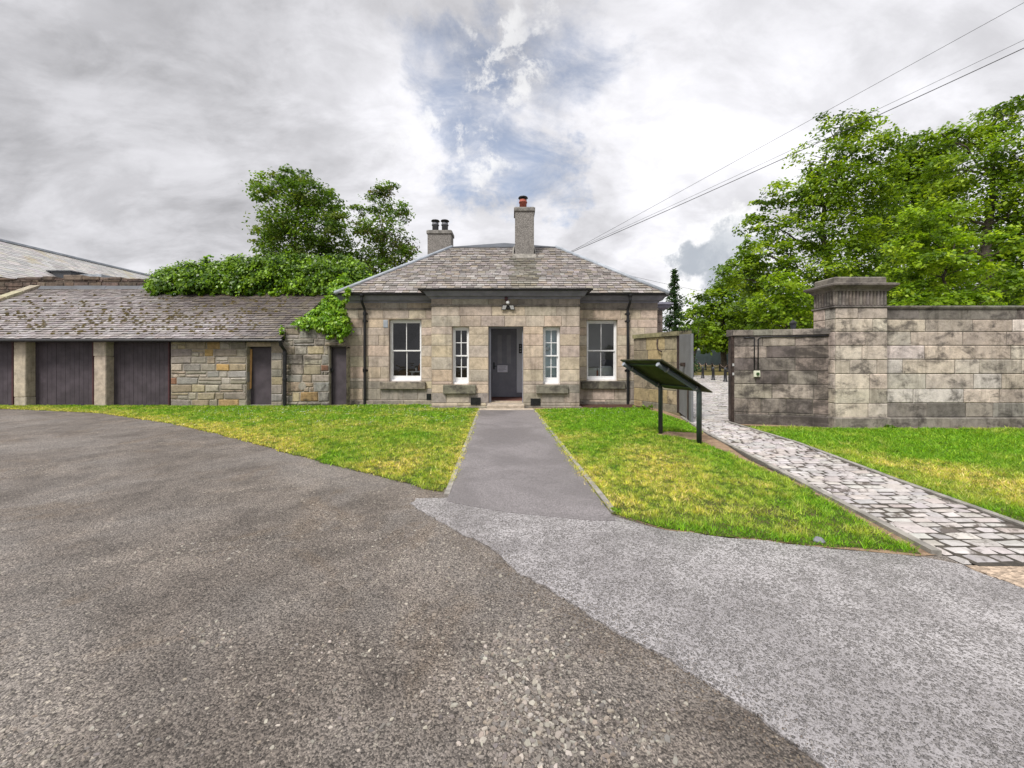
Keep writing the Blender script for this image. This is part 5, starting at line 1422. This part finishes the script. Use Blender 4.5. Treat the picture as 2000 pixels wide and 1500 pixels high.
tree('lime_tree', 'deep shaded understorey lime filling the space behind the fluted gate pier', 'tree', (X(1660, 48), 48.0),
     [(1600, 600, 70, 40), (1680, 590, 70, 46), (1750, 610, 60, 40), (1850, 610, 70, 36), (1950, 600, 80, 40), (1480, 610, 60, 46), (1530, 640, 60, 40), (1620, 650, 70, 40), (2050, 600, 70, 40)],
     48, .46, 26, 14, LD, .35, depth=.7)
tree('broadleaf_tree', 'small bright-leaved tree tucked between the conifer and the hoarding', 'tree', (X(1350, 46), 46.0),
     [(1345, 640, 26, 14), (1368, 632, 26, 16), (1350, 660, 30, 16), (1380, 655, 30, 20), (1365, 678, 30, 12)],
     46, .4, 24, 13, LB[:2] + LM, .2, depth=.7)
def conifer(px, base_py, top_py, half, Y, label):
    bx = X(px, Y); bz = gz(bx, Y); zt_ = Z(top_py, Y); w = half / F * Y
    root = thing('conifer', label, 'tree', (bx, Y, bz))
    mb = MB(); mb.tube([(bx, Y, bz - .2), (bx + .1, Y, (bz + zt_) / 2), (bx, Y, zt_)], [.28, .15, .02], 8); mb.build('trunk', M['bark'], root, True)
    P_, N_, S_ = [], [], []
    z = bz + 1.0
    while z < zt_:
        t = (z - bz) / (zt_ - bz); r = w * 1.9 * (1 - t) ** .95 * random.uniform(.55, 1.2) + .12; nb = 8
        for k in range(nb):
            a = random.uniform(0, 6.28); n = int(34 * (1 - t) + 12)
            s = RNG.uniform(.1, 1, n) * r
            P_.append(np.stack([bx + np.cos(a) * s + RNG.normal(0, .13, n), Y + np.sin(a) * s + RNG.normal(0, .13, n), z - .38 * s + .12 * s * s / max(r, .1) + RNG.normal(0, .12, n)], 1))
            N_.append(RNG.normal(size=(n, 3)) * .6 + np.array([0, 0, 1])); S_.append(RNG.uniform(.2, .42, n))
        z += .40
    p = np.concatenate(P_); leafmesh('crown', p, np.concatenate(N_), np.concatenate(S_), palcols(len(p), [(.035, .075, .03), (.05, .10, .035), (.028, .06, .028)]), M['leaf'], root, aspect=.4)
conifer(1317, 640, 530, 27, 40.0, 'dark narrow conifer rising behind the corner of the lodge')

# ==================================================================== GATEWAY
GR = [(.33, .295, .25), (.37, .325, .27), (.29, .265, .235), (.40, .345, .27), (.31, .27, .225)]
# wing wall by the lodge
A_ = Vector((X(1238, 13.35), 13.35)); B_ = Vector((X(1322, 11.75), 11.75))
wl = thing('wing_wall', 'short mossy ashlar wing wall between the lodge drainpipe and the grey steel gate', 'wall', (A_.x, A_.y, 0))
def wallline(a, b):
    d = (b - a).normalized(); n = Vector((d.y, -d.x))
    if n.y > 0 and abs(n.y) > abs(n.x): n = -n
    return (lambda u, z, dd: (a.x + d.x * u + n.x * dd, a.y + d.y * u + n.y * dd, z)), (b - a).length, d, n
fW, LW, dW, nW = wallline(A_, B_)
if nW.x > 0: nW = -nW; fW = (lambda u, z, dd: (A_.x + dW.x * u + nW.x * dd, A_.y + dW.y * u + nW.y * dd, z))
YB_ = [(.33, .285, .20), (.38, .32, .21), (.30, .26, .20), (.42, .34, .19), (.27, .24, .19)]
ztw = 2.27
mb = MB(); masonry(mb, fW, 0, LW, [-.05, .2, .62, 1.05, 1.47, 1.86, ztw], [], YB_, (.4, .8), .008, .012, .012)
e = B_; bk = -nW * .5
mb.raw([(B_.x, B_.y, -.05), (B_.x + bk.x, B_.y + bk.y, -.05), (B_.x + bk.x, B_.y + bk.y, ztw), (B_.x, B_.y, ztw)], [(0, 1, 2, 3)], 2, (.2, .15, .13))
mb.raw([(A_.x + bk.x, A_.y + bk.y, -.05), (B_.x + bk.x, B_.y + bk.y, -.05), (B_.x + bk.x, B_.y + bk.y, ztw), (A_.x + bk.x, A_.y + bk.y, ztw)], [(0, 1, 2, 3)], 1)
mb.build('wall', [M['mossy_ashlar'], M['mortar_dark'], M['rust']], wl)
mb = MB(); o1 = nW * .07; o2 = -nW * .56; k = 3
for i in range(k):
    a = A_.lerp(B_, i / k) + dW * .004; b = A_.lerp(B_, (i + 1) / k) - dW * .004 + (dW * .06 if i == k - 1 else Vector((0, 0)))
    mb.hexa([(*(a + o1), ztw), (*(b + o1), ztw), (*(b + o2), ztw), (*(a + o2), ztw), (*(a + o1), ztw + .13), (*(b + o1), ztw + .13), (*(b + o2), ztw + .17), (*(a + o2), ztw + .17)], 0, pick([(.30, .27, .16), (.34, .30, .19)]))
mb.build('coping', M['mossy_ashlar'], wl)
def fWp(u, z, d): return Vector(fW(u, z, d))
mb = MB(); hk = [fWp(LW * .60, 2.2, .03), fWp(LW * .60, 2.05, .06), fWp(LW * .63, 1.9, .09), fWp(LW * .69, 1.83, .10), fWp(LW * .72, 1.8, .08)]
mb.tube(hk, .022, 8); tag(mb.build('iron_hook', M['rust'], None, True), 'curved rusty iron hook hanging on the mossy wing wall', 'hook')
# opened steel gate leaf
g0 = Vector((X(1327, 11.3), 11.3)); g1 = Vector((X(1350.5, 9.55), 9.55))
gate = thing('steel_gate', 'tall sheeted grey steel gate leaf standing open at the cobbles', 'gate', (g0.x, g0.y, 0))
dg = (g1 - g0).normalized(); ng = Vector((dg.y, -dg.x))
if ng.x > 0: ng = -ng
mb = MB(); Lg = (g1 - g0).length; n = 22
zt0, zt1 = Z(653.5, 11.3), Z(652.5, 9.55)
for i in range(n):
    u0, u1 = Lg * i / n, Lg * (i + 1) / n; dep = (.0, .018)[i % 2]
    a = g0 + dg * u0 + ng * dep; b = g0 + dg * u1 + ng * dep; z0 = .06; za = zt0 + (zt1 - zt0) * i / n
    bkk = -ng * .03
    mb.hexa([(*a, z0), (*b, z0), (*(b + bkk), z0), (*(a + bkk), z0), (*a, za), (*b, za), (*(b + bkk), za), (*(a + bkk), za)])
mb.build('sheet_panel', M['steel_grey'], gate)
mb = MB(); e = g1 + dg * .02
mb.box(e.x - .03, e.x + .03, e.y - .03, e.y + .03, .03, zt1 + .01); mb.build('end_post', M['steel_grey'], gate)
mb = MB(); e2 = g1 - dg * .25 + ng * .04; mb.tube([(*e2, .06), (*e2, .95)], .018, 8); mb.build('drop_bolt', M['rust'], gate)
mb = MB(); e3 = g1 - dg * .9 + ng * .035; z_ = 1.42
mb.box(e3.x - .05, e3.x + .02, e3.y - .09, e3.y + .09, z_ - .05, z_ + .05); mb.tube([(e3.x - .04, e3.y - .08, z_), (e3.x - .04, e3.y + .12, z_)], .02, 8); mb.build('latch', M['rust'], gate)
mb = MB()
for i in range(9):
    c = g0.lerp(g1, (i + .5) / 9); zz = zt0 + .0
    mb.tube([(c.x, c.y, zz - .01), (c.x - .02 + .05 * (i % 2), c.y - .03, zz + .10)], .006, 4)
mb.tube([(g0.x, g0.y, zt0 + .02), ((g0.x + g1.x) / 2, (g0.y + g1.y) / 2, zt0 + .05), (g1.x, g1.y, zt1 + .12)], .006, 4); mb.build('spikes', M['black_iron'], gate)

# low curved wall on the far side of the opening
C0 = Vector((X(1434, 9.5), 9.5)); C1 = Vector((X(1631, 8.95), 8.95)); SAG = -.10
dC = (C1 - C0); LC = dC.length; dCn = dC / LC; nC = Vector((dCn.y, -dCn.x))
nC = nC if nC.y < 0 else -nC
def fC(u, z, d):
    t = u / LC; s = SAG * 4 * t * (1 - t)
    p = C0 + dCn * u + nC * (s + d); return (p.x, p.y, z)
lowg = thing('curved_wall', 'low blackened ashlar wall curving between the gate opening and the fluted pier', 'wall', (C0.x, C0.y, 0))
zc = [-.05, .28, .62, .96, 1.28, 1.58, 1.86, 2.12]
DK = [(.30, .26, .23), (.36, .31, .265), (.23, .20, .18), (.42, .36, .31), (.33, .285, .245), (.17, .15, .14)]
mb = MB(); masonry(mb, fC, 0, LC, zc, [], DK, (.5, .95), .007, .011, .011, usub=.3)
masonry(mb, lambda u, z, d: fC(u, z, d + .05), 0, LC, [-.05, .24], [], DK, (.8, 1.2), .007, .014, .014, usub=.3)
eb = -nC * .55
mb.raw([(C0.x, C0.y, -.05), (C0.x + eb.x, C0.y + eb.y, -.05), (C0.x + eb.x, C0.y + eb.y, 2.12), (C0.x, C0.y, 2.12)], [(0, 1, 2, 3)], 0, (.2, .16, .14))
mb.build('wall', [M['ashlar_dark'], M['mortar_dark']], lowg)
mb = MB(); k = 5
for i in range(k):
    u0, u1 = LC * i / k + .003 - (.04 if i == 0 else 0), LC * (i + 1) / k - .003
    q = [fC(u0, 2.125, .05), fC(u1, 2.125, .05), fC(u1, 2.125, -.58), fC(u0, 2.125, -.58)]
    mb.hexa(q + [(x, y, 2.25) for x, y, z in q[:2]] + [(x, y, 2.30) for x, y, z in q[2:]], 0, pick([(.27, .25, .22), (.32, .295, .25)]))
mb.build('coping', M['ashlar_mid'], lowg)
mb = MB(); a = fC(-.03, 0, -.05); mb.box(a[0] - .018, a[0] + .018, a[1] - .04, a[1] + .04, 0, 2.1)
for z in (1.42, 1.2): mb.box(a[0] - .02, a[0] + .05, a[1] - .05, a[1] - .035, z - .03, z + .03, 1)
tag(mb.build('gate_post', [M['rust'], M['lamp_glass']]), 'thin rusty metal gate post fixed to the end of the low curved wall', 'post')
mb = MB()
u_a, u_b = LC * .215, LC * .255
for uu in (u_a, u_b):
    mb.tube([fC(LC * .1 if uu == u_a else LC * .99, 2.07, .03), fC(uu - (.0 if uu == u_a else -.05), 2.07, .03), fC(uu, 2.03, .03), fC(uu, 1.28, .03)] if uu == u_a else
            [fC(LC * .98, 2.085, .03), fC(LC * .7, 2.085, .035), fC(LC * .45, 2.085, .035), fC(uu + .06, 2.085, .03), fC(uu, 2.03, .03), fC(uu, 1.28, .03)], .014, 8)
mb.tube([fC(LC * .965, 2.08, .03), fC(LC * .965, .0, .035)], .016, 8)
tag(mb.build('cable_conduit', M['black_iron'], None, True), 'black cable conduit running under the coping and down the low curved wall', 'cable')
mb = MB(); p = fC(LC * .235, 1.2, .015); mb.cbox(p[0] - .07, p[0] + .07, p[1] - .06, p[1], 1.13, 1.28, .01); mb.lathe(0, 0, [(.001, 0)], 3)
mb = MB(); mb.cbox(p[0] - .07, p[0] + .07, p[1] - .06, p[1], 1.13, 1.28, .01, 0); mb.tube([(p[0], p[1] - .06, 1.205), (p[0], p[1] - .085, 1.205)], .035, 12, 1)
tag(mb.build('switch_box', [M['ivory_plastic'], M['green_plastic']]), 'small ivory switch box with a green round button at the foot of the conduits', 'switch')

# pier
PX0, PX1, PY0, PY1 = X(1631, 8.82), X(1733, 8.82), 8.82, 9.45
pier = thing('gate_pier', 'tall square stone gate pier with fluted frieze and moulded cornice', 'gate pier', ((PX0 + PX1) / 2, 9.1, 0))
zp = [Z(y, PY0) for y in (816, 788, 760, 730, 703, 675, 648, 623, 601)]
PR = [(.55, .475, .40), (.60, .53, .455), (.48, .415, .355), (.62, .54, .45), (.56, .495, .435)]
mb = MB(); masonry(mb, planeY(PY0), PX0, PX1, [-.05] + zp, [], PR, (.35, .9), .007, .012, .012)
masonry(mb, planeXm(PX0), -PY1, -PY0, [-.05] + zp, [], PR, (.4, .7), .007, .012, .012)
masonry(mb, planeXp(PX1), PY0, PY1, [-.05] + zp, [], PR, (.4, .7), .007, .012, .012)
mb.build('shaft', [M['ashlar_mid'], M['mortar_dark']], pier)
mb = MB(); mb.cbox(PX0 - .05, PX1 + .05, PY0 - .06, PY1, -.1, Z(815, PY0), .02, 0, (.30, .27, .235)); mb.build('plinth', M['ashlar_mid'], pier)
zs1, zs2, zs3 = Z(601, PY0), Z(566, PY0), Z(555, PY0 - .14)
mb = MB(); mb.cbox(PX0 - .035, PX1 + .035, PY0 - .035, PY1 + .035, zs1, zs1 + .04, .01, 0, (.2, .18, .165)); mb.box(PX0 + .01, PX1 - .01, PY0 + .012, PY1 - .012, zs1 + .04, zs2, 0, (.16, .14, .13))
nf = 15
for i in range(nf):
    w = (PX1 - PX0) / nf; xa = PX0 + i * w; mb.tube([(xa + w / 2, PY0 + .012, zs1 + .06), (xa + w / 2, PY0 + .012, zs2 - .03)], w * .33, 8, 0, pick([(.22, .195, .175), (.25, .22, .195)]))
ns_ = 8
for i in range(ns_):
    w = (PY1 - PY0) / ns_; ya = PY0 + i * w; mb.tube([(PX0 + .01, ya + w / 2, zs1 + .06), (PX0 + .01, ya + w / 2, zs2 - .03)], w * .33, 8, 0, pick([(.24, .21, .19), (.28, .245, .215)]))
    mb.tube([(PX1 - .01, ya + w / 2, zs1 + .06), (PX1 - .01, ya + w / 2, zs2 - .03)], w * .33, 8, 0, (.24, .21, .19))
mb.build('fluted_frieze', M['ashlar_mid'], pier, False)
mb = MB(); ol = [(PX0, PY0), (PX1, PY0), (PX1, PY1), (PX0, PY1)]
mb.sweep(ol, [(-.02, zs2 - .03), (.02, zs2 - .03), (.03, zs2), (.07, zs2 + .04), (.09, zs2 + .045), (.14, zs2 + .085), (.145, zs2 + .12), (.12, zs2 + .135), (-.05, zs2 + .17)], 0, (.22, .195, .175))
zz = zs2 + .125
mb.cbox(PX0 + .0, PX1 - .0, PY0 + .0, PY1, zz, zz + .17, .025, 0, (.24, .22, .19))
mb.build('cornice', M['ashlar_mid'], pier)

# long boundary wall
MWY = 8.98; MX0, MX1 = PX1, 16.0
lwall = thing('boundary_wall', 'long high stained ashlar boundary wall with flat coping beside the lawn', 'wall', (12, MWY, 0))
zm_ = [Z(y, MWY) for y in (815, 787, 760, 730, 702, 675, 648, 624)]
def mwc(u, z):
    if z < zm_[1] and random.random() < .7: return pick([(.24, .215, .195), (.33, .295, .265), (.17, .155, .145)], .15)
    return pick(PR + [(.68, .62, .57), (.64, .60, .56)], .13)
mb = MB(); masonry(mb, planeY(MWY), MX0, MX1, [.2] + zm_, [], PR, (.55, 1.2), .009, .013, .013, .003, colfn=mwc)
masonry(mb, planeY(MWY), MX0, MX1, [zm_[-1], Z(604, MWY)], [], [(.24, .22, .20), (.28, .25, .225)], (.7, 1.2), .006, .01, .012)
mb.box(MX0, MX1, MWY + .02, MWY + .5, -.05, Z(604, MWY), 1)
mb.build('wall', [M['ashlar_mid'], M['mortar_dark']], lwall)
mb = MB(); x = MX0 + .05
while x < MX1:
    e = x + random.uniform(.7, 1.2); mb.cbox(x + .004, e - .004, MWY - .09, MWY + .1, -.1, Z(815, MWY), .02, 0, pick([(.27, .25, .22), (.31, .28, .24)])); x = e
mb.build('plinth', M['ashlar_mid'], lwall)
mb = MB(); x = MX0
zc0 = Z(604, MWY)
while x < MX1:
    e = x + random.uniform(.9, 1.4)
    a0, a1 = x + .003, e - .003
    pr_ = [(-.02, 0), (.025, 0), (.03, .02), (.06, .035), (.065, .07), (-.02, .085)]
    mb.raw([(xx, MWY - o, zc0 + z) for xx in (a0, a1) for o, z in pr_] + [(a0, MWY + .55, zc0 + .09), (a1, MWY + .55, zc0 + .09)], [(i, 6 + i, 7 + i, i + 1) for i in range(5)] + [(5, 11, 13, 12), (0, 1, 2, 3, 4, 5), (11, 10, 9, 8, 7, 6)], 0, pick([(.30, .28, .25), (.35, .33, .29)])); x = e
mb.build('coping', M['ashlar_mid'], lwall)

# ==================================================================== INTERPRETATION PANEL
bl = Vector(G(1290, 847)); br = Vector(G(1365.5, 868)); dl = (br - bl).normalized(); pp = Vector((dl.y, -dl.x))
if pp.x > 0: pp = -pp
panel = thing('information_panel', 'tilted outdoor information panel on two bent dark green tube legs', 'information board', (bl.x, bl.y, 0))
ang = math.radians(29.0); bend_l = Z(754, bl.y); bend_r = Z(765, br.y); zb_ = (bend_l + bend_r) / 2
Tlen = .86
for b in (bl, br):
    mb = MB(); top = Vector((b.x + pp.x * Tlen, b.y + pp.y * Tlen, zb_ + Tlen * math.tan(ang)))
    mb.tube([(b.x, b.y, -.1), (b.x, b.y, zb_ - .03), (b.x + pp.x * .015, b.y + pp.y * .015, zb_ + .01), top], .045, 14)
    lg = mb.build('leg', M['green_steel'], panel, True)
    mb = MB(); dT = (top - Vector((b.x, b.y, zb_))).normalized(); mb.tube([top - dT * .0, top + dT * .012], .043, 14); mb.build('end_cap', M['lead'], lg)
    for t in (.1, .80):
        mb = MB(); c = Vector((b.x, b.y, zb_)).lerp(top, t); mb.tube([c - dT * .014, c + dT * .014], .052, 14)
        mb.build('clamp', M['steel_grey'], lg)
mb = MB(); nP = Vector((-pp.x * math.sin(ang), -pp.y * math.sin(ang), math.cos(ang))); sP = Vector((pp.x * math.cos(ang), pp.y * math.cos(ang), math.sin(ang))); dP = Vector((dl.x, dl.y, 0))
c0 = Vector((bl.x, bl.y, zb_)) + nP * .052; Lp = (br - bl).length; s0, s1 = -.16, Tlen / math.cos(ang) + .06
cs = [c0 + dP * -.10 + sP * s0, c0 + dP * (Lp + .13) + sP * s0, c0 + dP * (Lp + .13) + sP * s1, c0 + dP * -.10 + sP * s1]
mb.hexa([tuple(c) for c in cs] + [tuple(c + nP * .022) for c in cs]); mb.build('board', M['algae_panel'], panel)
for fr_ in (.14, .86):
    mb = MB(); m_ = s0 + (s1 - s0) * fr_; a = c0 + dP * .02 + sP * m_ - nP * .012; b = c0 + dP * (Lp - .02) + sP * m_ - nP * .012
    mb.hexa([tuple(a - sP * .03 - nP * .006), tuple(b - sP * .03 - nP * .006), tuple(b + sP * .03 - nP * .006), tuple(a + sP * .03 - nP * .006), tuple(a - sP * .03 + nP * .011), tuple(b - sP * .03 + nP * .011), tuple(b + sP * .03 + nP * .011), tuple(a + sP * .03 + nP * .011)])
    mb.build('cross_rail', M['green_steel'], panel)

# ==================================================================== BOLLARDS, CHAINS, HOARDING, LAMPS
def bollard_proto(name, label, group):
    r = thing(name, label, 'bollard', (0, 0, 0), group); r['_local'] = 1
    mb = MB(); mb.lathe(0, 0, [(.17, -.1), (.17, .06), (.15, .10), (.115, .13), (.105, .5), (.088, .84), (.10, .86), (.10, .90), (.075, .92)], 14); mb.build('shaft', M['black_iron'], r, True)
    mb = MB(); mb.lathe(0, 0, [(.06, .92), (.085, .95), (.09, .99), (.07, 1.03), (.02, 1.06)], 14); mb.build('head', M['lead_dark'], r, True)
    del r['_local']
    return r
front = [(1353, 736.6), (1372.5, 739.4), (1393, 743), (1416.6, 746)]
lab = ['tall black bollard standing alone on wet cobbles, partly behind the open gate edge', 'black cobble bollard second from the gate in the unchained row', 'black cobble bollard in the unchained row, third from the gate', 'black cobble bollard nearest the low curved wall, in the unchained row']
pr = None
for (px, py), lb in zip(front, lab):
    x, y = G(px, py)
    if pr is None: pr = bollard_proto('bollard', lb, 'bollards on the cobbles'); pr.location = (x, y, 0); o = pr
    else: o = copy_tree(pr, (x, y, 0))
    o['label'] = lb
rear = [(1353, 53.5), (1365, 52.2), (1378, 51), (1391, 49.8), (1406, 48.6), (1422, 47.5)]
rl = ['chained black bollard at the gate end of the rear row below the hoarding', 'chained rear bollard second from the gate edge', 'chained rear bollard third from the gate edge', 'chained rear bollard fourth from the gate edge', 'chained rear bollard fifth from the gate edge', 'chained rear bollard at the curved wall end of its row']
pts = []
for (px, y), lb in zip(rear, rl):
    x = X(px, y); z = gz(x, y); o = copy_tree(pr, (x, y, z)); o['label'] = lb; o['group'] = 'chained bollards before the grass bank'; pts.append(Vector((x, y, z + .95)))
pts.append(pts[-1] + (pts[-1] - pts[-2]))
cl_ = ['slack pale rope between the first and second rear bollards', 'slack pale rope between the second and third rear bollards', 'slack pale rope between the third and fourth rear bollards', 'slack pale rope between the fourth and fifth rear bollards', 'slack pale rope between the fifth and sixth rear bollards', 'slack pale rope running from the last visible rear bollard behind the curved wall']
for a, b, lb in zip(pts[:-1], pts[1:], cl_):
    mb = MB(); mb.tube([a.lerp(b, i / 10) - Vector((0, 0, .42 * 4 * (i / 10) * (1 - i / 10))) for i in range(11)], .028, 6)
    tag(mb.build('barrier_rope', M['rope'], None, True), lb, 'rope', 'ropes between the rear bollards')
hx0, hx1, hy = X(1330, 63), X(1640, 63), 63.0
hd = thing('hoarding', 'dark blue-grey board hoarding under the trees beyond the bollards', 'fence', (hx0, hy, gz(hx0, hy)))
mb = MB(); zt_ = Z(684, hy); x = hx0
while x < hx1:
    mb.box(x, x + 1.18, hy + random.uniform(0, .03), hy + .08, gz(x, hy) - .2, zt_ + random.uniform(-.03, .03)); x += 1.2
mb.build('board_panel', M['hoarding'], hd)
for k in range(9):
    x = hx0 + 1.5 + k * 2.9; mb = MB(); mb.box(x - .06, x + .06, hy + .085, hy + .2, gz(x, hy) - .1, zt_ - .1); mb.build('post', M['hoarding'], hd)
def lamp_post(px, y, pytop, label):
    x = X(px, y); z0 = gz(x, y); zt_ = Z(pytop, y); r = thing('lamp_post', label, 'lamp post', (x, y, z0)); h = zt_ - z0
    mb = MB(); mb.lathe(x, y, [(.2, z0 - .1), (.2, z0 + .25), (.13, z0 + .35), (.12, z0 + 1.3), (.075, z0 + 1.45), (.05, zt_ - .75), (.09, zt_ - .72), (.09, zt_ - .68)], 12); mb.build('post', M['black_iron'], r, True)
    mb = MB(); mb.lathe(x, y, [(.10, zt_ - .68), (.2, zt_ - .28), (.2, zt_ - .26)], 6); mb.build('lantern', M['skylight_glass'], r)
    mb = MB(); mb.lathe(x, y, [(.24, zt_ - .26), (.22, zt_ - .2), (.1, zt_ - .08), (.03, zt_ - .04), (.03, zt_)], 6); mb.build('lantern_roof', M['black_iron'], r)
lamp_post(1355, 47.0, 648, 'slim black lamp post seen past the edge of the open steel gate')
lamp_post(1549, 24.0, 624, 'black lantern peeping over the coping of the low curved wall')

# ==================================================================== WIRES
def wire(a, b, sag, r, label):
    mb = MB(); a = Vector(a); b = Vector(b); n = 40
    mb.tube([a.lerp(b, i / n) - Vector((0, 0, sag * 4 * (i / n) * (1 - i / n))) for i in range(n + 1)], r, 5)
    tag(mb.build('overhead_wire', M['black_iron'], None, True), label, 'wire', 'overhead wires')
wire(P(1105, 497, 26), P(2300, -160, 13), .0, .009, 'uppermost thin overhead wire, well apart from the other two')
wire(P(1100, 497.5, 26), P(2300, -66, 13), .12, .008, 'thinner overhead wire just above the thick cable')
wire(P(1100, 499.5, 26), P(2300, -46, 13), .14, .017, 'thickest black overhead cable, lowest of the three crossing the tree')
wire(P(1215, 535, 30), P(1420, 577, 50), .1, .012, 'faint slack wire leading from the lodge roof behind the conifer')

# ==================================================================== SMALL THINGS
x, y = G(1600, 1060); mb = MB()
vs = []; n = 8
for ring, (rr, z) in enumerate(((.034, 0), (.038, .02), (.022, .042))):
    for k in range(n): vs.append((x + rr * random.uniform(.8, 1.2) * math.cos(2 * math.pi * k / n) * 1.2, y + rr * random.uniform(.8, 1.2) * math.sin(2 * math.pi * k / n), z + random.uniform(-.004, .004)))
mb.raw(vs, [(r * n + k, r * n + (k + 1) % n, (r + 1) * n + (k + 1) % n, (r + 1) * n + k) for r in range(2) for k in range(n)] + [tuple(range(2 * n, 3 * n))], 0, (.20, .20, .23))
tag(mb.build('stone', M['pebble']), 'single grey stone lying at the grass edge by the tarmac', 'stone')
mb = MB(); mb.tube([(X(1252, 13.3), 13.35, .02), (X(1254, 13.3), 13.3, .6), (X(1249, 13.3), 13.32, 1.3)], [.022, .018, .006], 6); mb.tube([(X(1253, 13.3), 13.31, .4), (X(1257, 13.2), 13.25, .7)], [.01, .004], 5)
tag(mb.build('dead_stem', M['step_stone'], None, True), 'bare dead climber stem leaning beside the lodge drainpipe', 'stem')
def plant(px, py, y, r, n, label, leaf=.06, pal=GREENS):
    c = P(px, py, y); p, nn, s, cc = spray_cloud([(tuple(c), (r, r * .8, r * .7), 1.0)], n, 9, leaf, pal, flat=.8)
    p[:, 2] = np.maximum(p[:, 2], .02)
    return tag(leafmesh('weed', p, nn, s, cc, M['leaf_glossy']), label, 'weed')
plant(1263, 797, 12.3, .17, 30, 'bushy green weed at the foot of the mossy wing wall')
plant(1240, 799, 12.5, .13, 22, 'straggly weed in the mulch below the lodge drainpipe')
plant(1485, 838, 8.75, .10, 22, 'small weed at the base of the low curved wall', .05)
plant(1738, 838, 8.7, .12, 24, 'broad-leaved weed growing at the joint of the pier and the boundary wall', .05)
plant(1203, 1001, 3.93, .05, 26, 'dense grass tuft at the corner of the footpath and the tarmac', .03)
